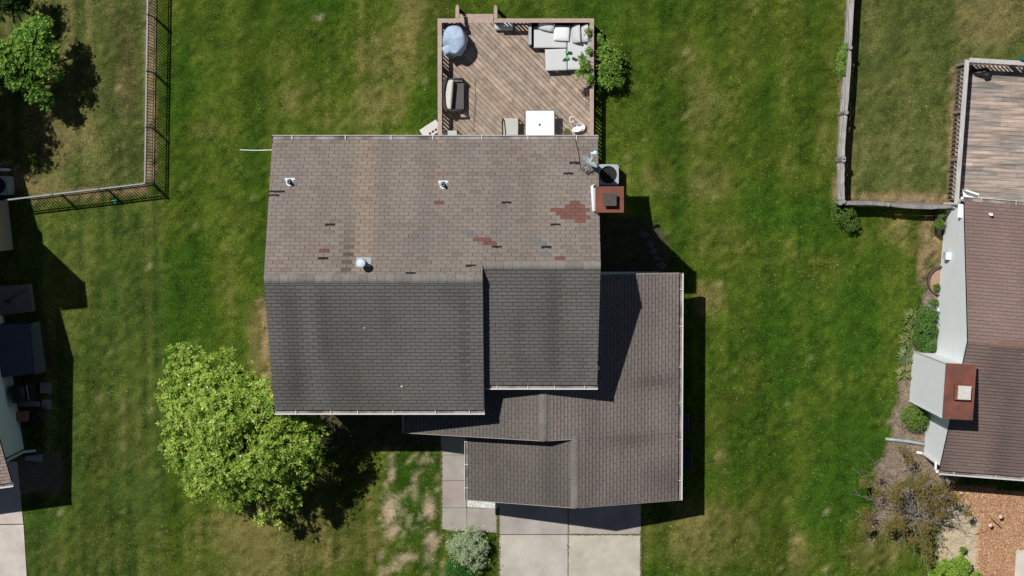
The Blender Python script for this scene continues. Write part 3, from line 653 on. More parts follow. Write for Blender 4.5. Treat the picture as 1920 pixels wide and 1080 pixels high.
def gable_block_y(mb, x0, x1, y0, y1, zE, zR, xR):
    for y, s in ((y0, -1), (y1, 1)):
        P = [(x0, y, 0), (x1, y, 0), (x1, y, zE), (xR, y, zR), (x0, y, zE)]; mb.poly(P if s < 0 else P[::-1])
    mb.poly([(x1, y0, 0), (x1, y1, 0), (x1, y1, zE), (x1, y0, zE)]); mb.poly([(x0, y1, 0), (x0, y0, 0), (x0, y0, zE), (x0, y1, zE)])
wb = MB(); gable_block_y(wb, XWW + .45, XGE - .5, YWS + .25, YGN - .05, GE + GS * .45 - .17, ZG1 - .17, XR1)
gable_block_y(wb, XGW + .45, XGE - .503, YGS + .3, YWS + .3, GE + GS * .45 - .17, ZG2 - .17, XR2)
mesh_obj('garage_wall', wb, M['siding_blue'], house)
rb = MB()
def rk(a, b, out): rakeboard(rb, a, b, .16, .03, out)
rk((XGE, YGN, GE - .015), (XR1 + 1.6, YGN, GE + GS * (XGE - XR1 - 1.6) - .015), (0, 1, 0))
for (xa, za, xb, zb, y) in ((XGW, GE, XR2, ZG2, YGS), (XR2, ZG2, XGE, GE, YGS), (XWW, GE, XR1, ZG1, YWS), (XR1, ZG1, XR2 + .1, ZG2, YWS)): rk((xa, y, za - .02), (xb, y, zb - .02), (0, -1, 0))
mesh_pieces('rake_board', rb, M['siding_brown'], house)
gd = MB()
for k in range(4): gd.box(W(945, 900).x, W(1195, 900).x, YGS + .26, YGS + .298, .05 + k * .53, .56 + k * .53)
mesh_obj('garage_door', gd, M['white'], house)
# pipe vents with pale flashing, kitchen flue
def roofz(y): return ZE + SL * (YN - y)
for (px, py) in ((543, 341), (831, 346)):
    q = W(px, py, 5.75); y = q.y; z = roofz(y); q = W(px, py, z); x, y = q.x, q.y; z = roofz(y)
    nrm = Vector((0, SL, 1)).normalized(); dn = Vector((0, 1, -SL)).normalized(); cx = Vector((1, 0, 0)); c = Vector((x, y, z)) + nrm * .018
    f = MB(); sh = [(-.13, .06), (-.16, .06), (-.16, .13), (.16, .13), (.16, .06), (.11, .06), (.11, -.08), (.06, -.15), (-.04, -.16), (-.09, -.11), (-.12, 0)]
    f.poly([c + cx * a + dn * b for a, b in sh][::-1]); fl = mesh_obj('pipe_flashing', f, M['lead'], house)
    p = MB(); b0 = Vector((x, y, z)); p.lathe(b0, [(.085, 0), (.06, .12), (.05, .14), (.05, .34), (.036, .34), (.036, .2), (.0, .2)], 14); mesh_obj('vent_pipe', p, M['galv'], fl, True)
    p = MB(); p.lathe(b0, [(.09, .01), (.065, .15), (.052, .15)], 14); mesh_obj('rubber_boot', p, M['black'], fl, True); p = MB(); p.lathe(b0, [(.034, .3), (.0, .3)], 12); mesh_obj('pipe_mouth', p, M['black'], fl, True)
q = W(680, 492, roofz(-2.0)); z = roofz(q.y); b0 = Vector((q.x, q.y + .0, z)); f = MB(); nrm = Vector((0, SL, 1)).normalized(); dn = Vector((0, 1, -SL)).normalized()
c = b0 + nrm * .02 + Vector((.02, 0, 0)); f.poly([c + Vector((a, 0, 0)) + dn * b for a, b in ((-.24, -.17), (.24, -.17), (.24, .17), (-.22, .17))]); fl = mesh_obj('flue_flashing', f, M['galv'], house)
p = MB(); p.lathe(b0, [(.11, 0), (.1, .3), (.1, .5), (.13, .5), (.135, .54), (.1, .58), (.0, .58)], 18); mesh_obj('flue_pipe', p, M['galv'], fl, True)
p = MB(); p.lathe(b0, [(.125, .6), (.135, .63), (.09, .66), (0, .67)], 18)
for k in range(4):
    t = k * PI / 2 + .6; p.bar(b0 + Vector((.13 * math.cos(t), .13 * math.sin(t), .52)), b0 + Vector((.13 * math.cos(t), .13 * math.sin(t), .62)), .02, .01)
mesh_obj('flue_cap', p, M['lead'], fl)
for (px, py, z) in ((683, 614, 6.1), (753, 724, 5.4)):   # roofing nail caps
    q = W(px, py, z); z = ZE + SL * (q.y - YS1); q = W(px, py, z); p = MB(); p.lathe((q.x, q.y, z + .012), [(.03, 0), (.026, .012), (0, .015)], 10); mesh_obj('nail_cap', p, M['white'], house)
# chimney
ZC = 7.57
c0 = W(1116.5, 349.5, ZC); c1 = W(1169.5, 398.5, ZC)
ch = MB(); ch.box(c0.x + .01, c1.x - .04, c1.y + .04, c0.y - .04, 0, ZC - .06); mesh_obj('chimney', ch, M['siding'], house)
chim = [o for o in house.children if o.name == 'chimney'][0]
fz_ = lambda y: roofz(y) + .02
p = MB(); yA, yB = c0.y + .02, c1.y - .0
p.poly([(c0.x - .035, yB + .06, fz_(yB + .06)), (c0.x + .008, yB, fz_(yB) + .15), (c0.x + .008, yA, fz_(yA) + .2), (c0.x - .07, yA, fz_(yA))]); p.poly([(c0.x - .07, yA, fz_(yA)), (c0.x + .008, yA, fz_(yA) + .2), (c0.x + .05, yA + .07, fz_(yA + .07) + .1)]); mesh_obj('side_flashing', p, M['siding'], chim)
p = MB(); p.box(c0.x, c1.x, c1.y, c0.y, ZC - .05, ZC); p.box(c0.x, c0.x + .02, c1.y + .02, c0.y - .02, ZC, ZC + .012); p.box(c1.x - .02, c1.x, c1.y + .02, c0.y - .02, ZC, ZC + .012); mesh_obj('chimney_plate', p, M['rust'], chim)
a = W(1131, 362, ZC + .3); b = W(1156, 386, ZC + .3); p = MB(); p.box(a.x + .03, b.x - .03, b.y + .03, a.y - .03, ZC + .002, ZC + .2, (1, 1, 1)); p.box(a.x, b.x, b.y, a.y, ZC + .26, ZC + .29)
for xx in (a.x + .05, b.x - .05):
    for yy in (a.y - .05, b.y + .05): p.box(xx - .015, xx + .015, yy - .015, yy + .015, ZC + .2, ZC + .26)
mesh_obj('flue_cap', p, M['flue'], chim)
p = MB(); dsm = W(1119, 690, 4.3); p.box(XE - .12, XE + .12, dsm.y - .05, dsm.y + .05, 4.2, 4.35); mesh_obj('wall_vent', p, M['siding_blue'], house)

# satellite dish
q = W(1097, 322, 5.8); z = roofz(q.y); q = W(1097, 322, z)
dish = thing('satellite_dish', 'small pale grey satellite dish on the brown roof beside the chimney', 'satellite dish', (q.x, q.y, z))
dc = W(1105, 306, z + .5); A = Vector((.60, .80, .33)).normalized()
Mx = A.to_track_quat('Z', 'Y').to_matrix(); p = MB()
p.lathe(dc, [(.0, -.0), (.1, .006), (.19, .022), (.27, .05), (.275, .06), (.26, .06), (.18, .033), (.08, .015), (0, .01)][::1], 26, M=Mx); mesh_obj('reflector', p, M['dish'], dish, True)
lnb = W(1112, 287, z + .62); low = dc + Vector((0, 0, -.2)) + Mx @ Vector((-.0, 0, 0)); p = MB(); p.bar(low + A * .05, lnb, .05, .04); mesh_obj('feed_arm', p, M['dish'], dish)
p = MB(); p.bar(lnb + Vector((-.07, -.01, 0)), lnb + Vector((.09, .02, .01)), .07, .07); p.lathe(lnb + Vector((.06, .02, 0)), [(.05, -.05), (.06, .05), (0, .06)], 12); mesh_obj('feed_horn', p, M['dish'], dish)
p = MB(); p.tube([(q.x, q.y, z), (q.x, q.y, z + .3), dc - A * .03], .025, 8); p.bar((q.x - .09, q.y - .14, z - .03), (q.x + .02, q.y + .12, z - .03 - .05), .12, .05); mesh_obj('mast', p, M['galv'], dish)
p = MB(); pts = []
for (px, py) in ((1098, 322), (1090, 318), (1087, 305), (1086, 292), (1082, 275), (1079, 262)):
    t = W(px, py, 5.6); zz = roofz(t.y) + .035; t = W(px, py, zz); pts.append((t.x, t.y, roofz(t.y) + .035))
p.tube(pts, .011, 6); p.tube([dc - A * .03, dc - A * .12 + Vector((-.1, .0, -.05)), Vector((q.x - .05, q.y + .1, z + .1)), Vector((q.x, q.y, z + .05))], .01, 6)
p.tube([dc - A * .05, dc + Vector((.05, -.2, -.1)), Vector((q.x + .15, q.y + .02, z + .12)), Vector((q.x, q.y, z + .1))], .01, 6); mesh_obj('cable', p, M['black'], dish, True)

# air conditioners
def ac_unit(a, b, h, label):
    cx, cy = (a.x + b.x) / 2, (a.y + b.y) / 2; w = abs(b.x - a.x) / 2; d = abs(b.y - a.y) / 2
    t = thing('air_conditioner', label, 'air conditioner', (cx, cy, 0)); r = .07; P = []
    for sx, sy, a0 in ((1, -1, -90), (1, 1, 0), (-1, 1, 90), (-1, -1, 180)):
        for k in range(5): an = math.radians(a0 + k * 22.5); P.append((cx + sx * (w - r) + r * math.cos(an), cy + sy * (d - r) + r * math.sin(an)))
    R = min(w, d) * .84; m = MB(); n = 40; top = []; ring = [(cx + R * math.cos(2*PI*k/n), cy + R * math.sin(2*PI*k/n)) for k in range(n)]
    # casing sides
    Np = len(P)
    for i in range(Np): j = (i + 1) % Np; m.poly([(*P[i], .05), (*P[j], .05), (*P[j], h), (*P[i], h)])
    for k in range(n):   # top sheet with a round hole
        k2 = (k + 1) % n
        def outp(an):
            c_, s_ = math.cos(an), math.sin(an); tt = min(w / abs(c_) if abs(c_) > 1e-6 else 9, d / abs(s_) if abs(s_) > 1e-6 else 9); x_, y_ = tt * c_, tt * s_
            if abs(x_) > w - r and abs(y_) > d - r:
                q_ = Vector((abs(x_) - (w - r), abs(y_) - (d - r))); q_ = q_.normalized() * r; x_ = math.copysign(w - r + q_.x, x_); y_ = math.copysign(d - r + q_.y, y_)
            return (cx + x_, cy + y_, h)
        m.poly([(*ring[k], h), outp(2*PI*k/n), outp(2*PI*(k+1)/n), (*ring[k2], h)])
        m.poly([(*ring[k2], h), (*ring[k2], h - .12), (*ring[k], h - .12), (*ring[k], h)])
    mesh_obj('casing', m, M['ac'], t)
    m = MB(); m.lathe((cx, cy, h - .33), [(R * .98, .0), (R, .22)], 30); m.lathe((cx, cy, h - .33), [(R, 0), (0, 0)], 30); mesh_obj('fan_well', m, M['black'], t)
    m = MB(); m.lathe((cx, cy, h - .25), [(.09, 0), (.09, .08), (.05, .1), (0, .1)], 16); mesh_obj('motor', m, M['dark'], t)
    for k in range(3):
        an = k * 2.094 + .5; m = MB(); L1 = R * .88; q0 = Vector((cx, cy, h - .2)); pts = []
        for tt, wd in ((.08, .25), (.5, .4), (.95, .5)):
            c_ = Vector((math.cos(an), math.sin(an), 0)) * L1 * tt; s_ = Vector((-math.sin(an), math.cos(an), 0)) * L1 * wd * .7
            pts.append((q0 + c_ - s_ + Vector((0, 0, -.03)), q0 + c_ + s_ + Vector((0, 0, .03))))
        for i in range(2): m.poly([pts[i][0], pts[i+1][0], pts[i+1][1], pts[i][1]])
        mesh_obj('fan_blade', m, M['ac'], t)
    m = MB()
    for k in range(1, 9): rr_ = R * k / 9; m.tube([(cx + rr_ * math.cos(2*PI*j/28), cy + rr_ * math.sin(2*PI*j/28), h + .01) for j in range(29)], .002, 4, cap=False)
    for k in range(8): an = k * PI / 4 + .2; m.tube([(cx, cy, h + .012), (cx + R * math.cos(an), cy + R * math.sin(an), h + .006)], .003, 4)
    mesh_obj('grille', m, M['black'], t)
ac_unit(W(1121, 308, .8), W(1160, 347, .8), .8, 'grey air conditioner beside the brown-topped chimney of the middle house')
ac_unit(W(-24, 330, .8), W(15.5, 366, .8), .8, 'grey air conditioner at the left edge above the metal fence')

# ------------------------------------------------------------------ brown timber deck
DZ = .3; RZ = 1.2
dW = W(820.5, 100, RZ).x; dE = W(1113.5, 100, RZ).x; dN = W(900, 34.5, RZ).y; dS = YN - ov + .0
deck = thing('deck', 'brown timber deck with diagonal boards and railing behind the middle house', 'deck', ((dW + dE) / 2, (dN + dS) / 2, 0))
def clip(poly, a, b, c):
    out = []; n = len(poly)
    for i in range(n):
        p, q = poly[i], poly[(i + 1) % n]; dp = a * p[0] + b * p[1] - c; dq = a * q[0] + b * q[1] - c
        if dp <= 0: out.append(p)
        if (dp < 0 < dq) or (dq < 0 < dp): t = dp / (dp - dq); out.append((p[0] + t * (q[0] - p[0]), p[1] + t * (q[1] - p[1])))
    return out
mb = MB(); bw = .142; s2 = math.sqrt(.5); lo, hi = dW + .06, dE - .06; yl, yh = dS, dN - .05
cw = [W(890, 150).x, W(1040, 150).x, W(960, 150).x]
for i in range(-80, 80):
    k0 = i * bw; k1 = k0 + bw - .015     # boards run from upper left to lower right; distance along (1,1)/sqrt2
    rect = [(lo, yl), (hi, yl), (hi, yh), (lo, yh)]
    pl = clip(clip(rect, s2, s2, k1), -s2, -s2, -k0)
    if len(pl) < 3: continue
    cuts = sorted([random.choice(cw) + random.uniform(-.01, .01)] if random.random() < .6 else [random.uniform(lo, hi)])
    segs = [(-99, cuts[0]), (cuts[0] + .006, 99)]
    for (a, b) in segs:
        q = clip(clip(pl, 1, 0, b), -1, 0, -a)
        if len(q) >= 3:
            t = random.random(); v = random.uniform(.82, 1.15); base = np.array([.33, .248, .196]) * (1 - t) + np.array([.275, .225, .185]) * t
            mb.prism(q, DZ - .035, DZ, tuple(base * v))
mesh_obj('deck_boards', mb, M['deck'], deck)
mb = MB()
for (x0, x1, y0, y1) in ((lo, hi, yh, yh + .04), (lo - .04, lo, yl, yh), (hi, hi + .04, yl, yh)): mb.box(x0, x1, y0, y1, .02, DZ - .04)
for k in range(9): xx = lo + .3 + k * .58; mb.box(xx, xx + .05, yl, yh - .01, .02, DZ - .037)
mesh_pieces('joist', mb, M['brownmetal'], deck)
gapW = W(862, 36, RZ).x; gapE = W(926, 36, RZ).x
def railing(P, Q, nposts, ext=0):
    P = Vector(P); Q = Vector(Q); d = (Q - P); Ln = d.length; d.normalize(); r = MB(); r.bar(P + Vector((0, 0, RZ - .02)), Q + Vector((0, 0, RZ - .02)), .14, .035)
    rl = mesh_obj('handrail', r, M['rail'], deck); b = MB(); b.bar(P + Vector((0, 0, RZ - .09)), Q + Vector((0, 0, RZ - .09)), .04, .09); b.bar(P + Vector((0, 0, DZ + .1)), Q + Vector((0, 0, DZ + .1)), .04, .08)
    n = int(Ln / .135)
    for i in range(1, n): p = P + d * Ln * i / n; b.box(p.x - .02, p.x + .02, p.y - .02, p.y + .02, DZ + .12, RZ - .1)
    mesh_obj('balusters', b, M['rail'], deck)
    for i in range(nposts): p = P + d * (.06 + (Ln - .12) * i / (nposts - 1)); m = MB(); m.box(p.x - .045, p.x + .045, p.y - .045, p.y + .045, 0, RZ - .038); mesh_obj('post', m, M['rail'], deck)
xw, xe, yn = dW + .07, dE - .07, dN - .07
railing((xw, dS + .02, 0), (xw, yn + .07, 0), 4); railing((xe, dS + .02, 0), (xe, yn + .07, 0), 4)
railing((xw + .07, yn, 0), (gapW, yn, 0), 2); railing((gapE, yn, 0), (xe - .07, yn, 0), 3)
m = MB()
for x_ in (W(857, 20, RZ).x, W(929, 20, RZ).x):
    m.bar((x_, yn + .07, RZ - .02), (x_, W(857, 14, .9).y, .88), .12, .035)
    m.box(x_ - .04, x_ + .04, W(857, 14, .9).y + .0, W(857, 14, .9).y + .09, 0, .85)
mesh_pieces('stair_rail', m, M['rail'], deck)
m = MB(); x0, x1 = W(862, 30).x, W(925, 30).x; m.box(x0, x1, yh + .05, yh + .3, .12, .24); m.box(x0, x1, yh - .01, yh + .045, .1, DZ + .003); mesh_pieces('step', m, M['rail'], deck)

def on_deck(px, py, h=0): return W(px, py, DZ + h)
# covered grill
t = on_deck(850, 78); c = Vector((W(851, 73, 1.35).x, W(851, 73, 1.35).y, 0)); gl = thing('covered_grill', 'barbecue grill under a pale blue cover in the corner of the deck', 'grill', (c.x, c.y, DZ))
m = MB(); n = 40; prof = [(1.16, .12), (1.12, .35), (1.08, .6), (1.04, .85), (1.0, 1.0), (.93, 1.06), (.7, 1.1), (.35, 1.13), (0, 1.14)]
outl = [(0.0, 1)]; k0 = len(m.v)
for r, z in prof:
    for j in range(n):
        an = 2 * PI * j / n; rx, ry = .38, .46
        bump_ = 1 + .13 * math.exp(-((an - 3.9) / .35) ** 2) * (1 if z < 1.0 else .2) + .03 * math.sin(5 * an + z * 3) + .02 * math.sin(11 * an + 5 * z) * (1.2 - z) * 2
        zz = DZ + z + (.05 * math.sin(2 * an + 1) + .03 * math.sin(5 * an)) * (r < .95) * r - (.25 * math.exp(-((an - 3.95) / .45) ** 2) if z > .8 and r > .5 else 0)
        m.v.append((c.x + r * rx * bump_ * math.cos(an) , c.y + r * ry * bump_ * math.sin(an), zz))
for i in range(len(prof) - 1):
    for j in range(n): j2 = (j + 1) % n; m.f.append((k0+i*n+j, k0+i*n+j2, k0+(i+1)*n+j2, k0+(i+1)*n+j)); m.c.append((1, 1, 1))
mesh_obj('cover', m, M['cover'], gl, True)
m = MB(); q = W(841, 92, DZ + .95); m.pillow((q.x - .05, q.y, DZ + .85), .34, .3, .2, 30, p=4, wr=.05, seed=3); mesh_obj('cover_fold', m, M['cover'], gl, True)
m = MB()
for sx in (-1, 1):
    for sy in (-1, 1): m.box(c.x + sx*.26 - .02, c.x + sx*.26 + .02, c.y + sy*.3 - .02, c.y + sy*.3 + .02, DZ, DZ + .3)
mesh_obj('leg', m, M['black'], gl)
m = MB(); q = on_deck(846, 104); m.box(q.x - .22, q.x + .14, q.y - .1, q.y + .25, DZ + .002, DZ + .03); single('board', m, M['cushion'], 'pale board on the deck under the blue covered grill', 'board', (q.x, q.y, DZ))

# rolled cushion by the railing
q = on_deck(945, 48, .15); m = MB(); m.tube([(q.x - .33, q.y, DZ + .16), (q.x - .31, q.y, DZ + .16), (q.x + .28, q.y, DZ + .16), (q.x + .3, q.y, DZ + .16)], [.12, .16, .16, .12], 18)
single('bolster', m, M['cushion'], 'grey bolster cushion lying against the deck railing near the steps', 'cushion', (q.x, q.y, DZ), smooth=True)

# corner sofa
s0 = W(991, 37, DZ + .62); s1 = W(1106, 132, DZ + .4)
sofa = thing('corner_sofa', 'dark wicker corner sofa with pale grey seat cushions in the deck corner', 'sofa', ((s0.x + s1.x) / 2, (s0.y + s1.y) / 2, DZ))
xa, ya = s0.x, s0.y; xb = W(1104, 60, DZ + .6).x; ym = W(1000, 90, DZ + .35).y; xm = W(1063, 110, DZ + .35).x; yb = s1.y
m = MB(); m.box(xa + .1, xb, ym + .03, ya - .02, DZ + .05, DZ + .25); m.box(xm, xb, yb + .02, ym + .03, DZ + .05, DZ + .25); mesh_obj('base', m, M['wicker_dark'], sofa)
m = MB(); m.box(xa, xa + .1, ym + .1, ya, DZ + .03, DZ + .6); mesh_obj('armrest', m, M['ac'], sofa)
m = MB(); m.box(xa + .102, xb + .06, ya - .1, ya + .02, DZ + .03, DZ + .66); mesh_obj('backrest', m, M['wicker_dark'], sofa)
m = MB(); m.box(xb - .04, xb + .06, yb + .05, ya - .102, DZ + .03, DZ + .66); mesh_obj('backrest', m, M['ac'], sofa)
def cushion(parent, name, a, b, z, h, matn, p=10):
    m = MB(); m.pillow(((a.x + b.x) / 2, (a.y + b.y) / 2, z + h / 2), abs(b.x - a.x), abs(b.y - a.y), h, p=p, n=16); return mesh_obj(name, m, M[matn], parent, True)
cushion(sofa, 'seat_cushion', W(1000, 49, DZ + .38), W(1063, 90, DZ + .38), DZ + .25, .14, 'cushion', 24)
cushion(sofa, 'seat_cushion', W(1064, 47, DZ + .38), W(1103, 131, DZ + .38), DZ + .25, .14, 'cushion', 24)
ot = thing('footstool', 'square grey cushioned footstool in front of the corner sofa', 'footstool', (*W(1043, 112, DZ)[:2], DZ))
fa_, fb_ = W(1022.5, 92, DZ + .42), W(1063, 132, DZ + .42)
fr = Fr((fa_.x + fb_.x) / 2, (fa_.y + fb_.y) / 2, 2); w_ = abs(fb_.x - fa_.x) / 2
m = MB(); m.box(-w_ + .03, w_ - .03, -w_ + .03, w_ - .03, DZ + .08, DZ + .28, fr=fr); mesh_obj('base', m, M['wicker_dark'], ot)
m = MB(); m.pillow(fr(0, 0, DZ + .36), 2*w_, 2*w_, .15, rot=2, p=24, n=16); mesh_obj('cushion', m, M['cushion'], ot, True)
for sx in (-1, 1):
    for sy in (-1, 1): m = MB(); m.box(sx*(w_-.07)-.02, sx*(w_-.07)+.02, sy*(w_-.07)-.02, sy*(w_-.07)+.02, DZ, DZ + .08, fr=fr); mesh_obj('leg', m, M['black'], ot)
def pil(px, py, z, w, d, h, rot, tx, ty, label, mt='pillow', seed=0):
    q = W(px, py, z); m = MB(); m.pillow(q, w, d, h, rot, tx, ty, p=3, wr=.012, seed=seed, n=14); single('pillow', m, M[mt], label, 'pillow', q, smooth=True)
pil(1024.5, 49, DZ + .56, .58, .36, .2, -14, 38, 0, 'white pillow leaning on the sofa back, nearest the grey armrest', seed=1)
pil(1053, 62, DZ + .5, .56, .54, .15, -3, 4, 0, 'white square pillow lying flat on the sofa seat', seed=2)
pil(1080, 63, DZ + .57, .42, .64, .18, 2, 0, -48, 'grey back cushion standing across the sofa corner, the inner one', 'cushion', 3)
pil(1096, 62, DZ + .6, .4, .62, .17, 2, 0, -52, 'grey back cushion standing against the right backrest of the sofa', 'cushion', 4)
# small gadgets on the sofa
def gadget(px, py, rot, green, label):
    q = W(px, py, DZ + .42); t = thing('gadget', label, 'gadget', (q.x, q.y, DZ + .4)); fr = Fr(q.x, q.y, rot)
    m = MB(); m.box(-.02, .11, -.045, .045, DZ + .405, DZ + .46, fr=fr); m.prism([(.11, -.03), (.125, -.02), (.125, .02), (.11, .03)], DZ + .41, DZ + .45, fr=fr); mesh_obj('body', m, M['dark'], t)
    m = MB(); m.tube([fr(.11 + .04 * math.sin(a), .04 * math.cos(a), DZ + .43) for a in np.linspace(0, PI, 8)], .01, 6); mesh_obj('handle', m, M['dark'], t)
    if green: m = MB(); m.lathe(fr(-.04, 0, DZ + .405), [(.05, 0), (.06, .05), (.05, .09), (.02, .09), (.0, .07)], 16); mesh_obj('green_head', m, M['green'], t)
gadget(1064.5, 98.5, -8, True, 'green and black gadget at the seat edge, the upper of two alike')
gadget(1062, 110, 215, True, 'green and black gadget on the footstool edge, the lower of two alike')
gadget(1074, 109, -28, False, 'all black gadget lying on the grey seat cushion')
q = on_deck(1044, 134); m = MB(); m.blob((q.x, q.y, DZ + .03), .05, .04, .03, 10, 6); single('cup', m, M['white'], 'small white cup on the boards below the footstool', 'cup', (q.x, q.y, DZ), smooth=True)

# wicker bench
a = W(828, 145, DZ + .7); b = W(868, 210, DZ + .4); bn = thing('wicker_bench', 'dark wicker loveseat with a cream cushion by the left deck railing', 'bench', ((a.x + b.x) / 2, (a.y + b.y) / 2, DZ))
m = MB(); m.box(a.x + .1, b.x + .03, b.y + .1, a.y - .12, DZ + .12, DZ + .42); mesh_obj('seat', m, M['wicker'], bn)
m = MB(); yy = np.linspace(b.y, a.y, 9)
for i in range(8):
    def cv(y): t = (y - b.y) / (a.y - b.y) * 2 - 1; return a.x + .0 + .12 * t * t
    P0, P1 = cv(yy[i]), cv(yy[i+1]); m.prism([(P0, yy[i]), (P0 + .09, yy[i]), (P1 + .09, yy[i+1]), (P1, yy[i+1])], DZ + .1, DZ + .82)
mesh_obj('backrest', m, M['wicker_dark'], bn)
for y_ in (a.y - .06, b.y + .04):
    m = MB(); m.tube([(a.x + .12, y_, DZ + .64), (b.x - .2, y_, DZ + .63), (b.x - .04, y_, DZ + .6), (b.x, y_, DZ + .45), (b.x, y_, DZ + .02)], .045, 8); mesh_obj('armrest', m, M['wicker_dark'], bn, True)
m = MB(); m.pillow(W(841, 177, DZ + .66), .3, 1.0, .15, -5, 0, -34, p=8, wr=.012, seed=6); cu = mesh_obj('cushion', m, M['cream'], bn, True)
for y_ in (a.y - .15, b.y + .13): m = MB(); m.box(b.x - .06, b.x - .01, y_ - .03, y_ + .03, DZ, DZ + .12); mesh_obj('leg', m, M['wicker_dark'], bn)

# table and sling chairs
a = W(984.5, 206.5, DZ + .72); b = W(1040, 262, DZ + .72); tb = thing('patio_table', 'square white topped patio table with brown rim on the deck', 'table', ((a.x + b.x) / 2, (a.y + b.y) / 2, DZ))
m = MB(); r = .035; m.box(a.x - .01, b.x + .01, b.y, a.y + .01, DZ + .68, DZ + .71); m.box(a.x - .01, a.x + .02, b.y, a.y + .01, DZ + .71, DZ + .73); m.box(b.x - .02, b.x + .01, b.y, a.y + .01, DZ + .71, DZ + .73); m.box(a.x + .02, b.x - .02, a.y - .015, a.y + .01, DZ + .71, DZ + .73); mesh_obj('table_rim', m, M['brownmetal'], tb)
m = MB(); m.box(a.x + .021, b.x - .021, b.y + .01, a.y - .016, DZ + .711, DZ + .724); mesh_obj('table_top', m, M['glass_table'], tb)
m = MB(); m.lathe(W(1012, 234, DZ + .724), [(.035, 0), (.035, .012), (.018, .012), (.018, .002), (0, .002)], 14); mesh_obj('umbrella_ring', m, M['black'], tb)
for x_ in (a.x + .05, b.x - .05):
    for y_ in (a.y - .05, b.y + .05): m = MB(); m.box(x_ - .02, x_ + .02, y_ - .02, y_ + .02, DZ, DZ + .68); mesh_obj('leg', m, M['brownmetal'], tb)
def sling_chair(px, py, label):
    q = W(px, py, DZ + .45); t = thing('sling_chair', label, 'chair', (q.x, q.y, DZ), 'sling chairs on the deck'); x0, x1 = q.x - .25, q.x + .25; y = q.y
    m = MB(); S = [(y + .02, .43), (y - .04, .455), (y - .3, .43), (y - .52, .42), (y - .66, .7), (y - .78, .98)]
    for i in range(5): (ya_, za_), (yb_, zb_) = S[i], S[i+1]; m.poly([(x0, ya_, DZ+za_), (x0, yb_, DZ+zb_), (x1, yb_, DZ+zb_), (x1, ya_, DZ+za_)])
    mesh_obj('sling', m, M['sling'], t, True)
    for x_ in (x0 - .02, x1 + .02):
        m = MB(); m.tube([(x_, ya_, DZ + za_) for ya_, za_ in S], .018, 8); mesh_obj('side_tube', m, M['black'], t, True)
        m = MB(); m.tube([(x_, y - .64, DZ + .66), (x_, y - .4, DZ + .67), (x_ + (.015 if x_ > q.x else -.015), y - .12, DZ + .65), (x_, y - .0, DZ + .58), (x_, y + .01, DZ + .02)], .024, 8); mesh_obj('armrest', m, M['black'], t, True)
        m = MB(); m.tube([(x_, y - .4, DZ + .42), (x_, y - .72, DZ + .02)], .018, 8); mesh_obj('leg', m, M['black'], t, True)
    return t
sling_chair(957.5, 223, 'beige sling chair beside the white patio table')
sling_chair(843, 246, 'beige sling chair mostly under the gutter by the left railing')
# broom pole, dish and tub on the deck
p0, p1 = on_deck(891, 146, .02), on_deck(889, 232, .02); m = MB(); m.tube([p0, (p0.x + .02, (p0.y + p1.y) / 2, DZ + .02), p1], .006, 6); m.bar((p1.x - .05, p1.y - .25, DZ + .012), (p1.x + .03, p1.y - .22, DZ + .012), .03, .02); m.tube([p1, (p1.x - .04, p1.y - .22, DZ + .02)], .007, 6)
single('pole', m, M['brownmetal'], 'thin brown pole lying along the deck boards', 'pole', p0)
q = on_deck(1085, 241, .12); tt = thing('plastic_tub', 'white plastic tub with oval lid on the deck by the right railing', 'tub', (q.x, q.y, DZ))
m = MB(); m.lathe((q.x + .07, q.y + .05, DZ), [(.11, .0), (.14, .22), (.15, .22), (.13, .2), (.1, .03), (0, .03)], 20); mesh_obj('tub', m, M['white'], tt, True)
m = MB(); Mx = Matrix.Rotation(math.radians(12), 3, 'Z') @ Matrix.Rotation(math.radians(-14), 3, 'X') @ Matrix.Diagonal((1.5, .8, 1)); m.lathe((q.x - .05, q.y - .03, DZ + .24), [(0.0, 0), (.12, 0), (.125, .012), (.11, .025), (0, .03)], 22, M=Mx); mesh_obj('lid', m, M['white'], tt, True)
q = on_deck(1072, 224, .01); m = MB(); m.tube([(q.x + .08 * math.cos(a), q.y + .08 * math.sin(a) * 1.2, DZ + .02) for a in np.linspace(.5, 6.0, 18)], .014, 6); m.tube([(q.x - .06, q.y + .08, DZ + .02), (q.x, q.y + .03, DZ + .025)], .012, 6)
single('ring_toy', m, M['white'], 'open white plastic ring on the deck boards above the white tub', 'toy', q, smooth=True)
# pale stepping board left of the deck
q = W(803, 244, .1); tt = thing('plastic_ramp', 'pale plastic panel with dark slots on the grass left of the deck', 'panel', (q.x, q.y, 0)); fr = Fr(q.x, q.y, 33)
m = MB(); m.box(-.26, .42, -.24, .17, .04, .08, fr=fr); mesh_obj('panel', m, M['cream'], tt); m = MB()
for k in range(4): m.box(-.05 + k * .12, .03 + k * .12, -.17, -.09, .08, .083, fr=fr)
mesh_pieces('slot', m, M['black'], tt)
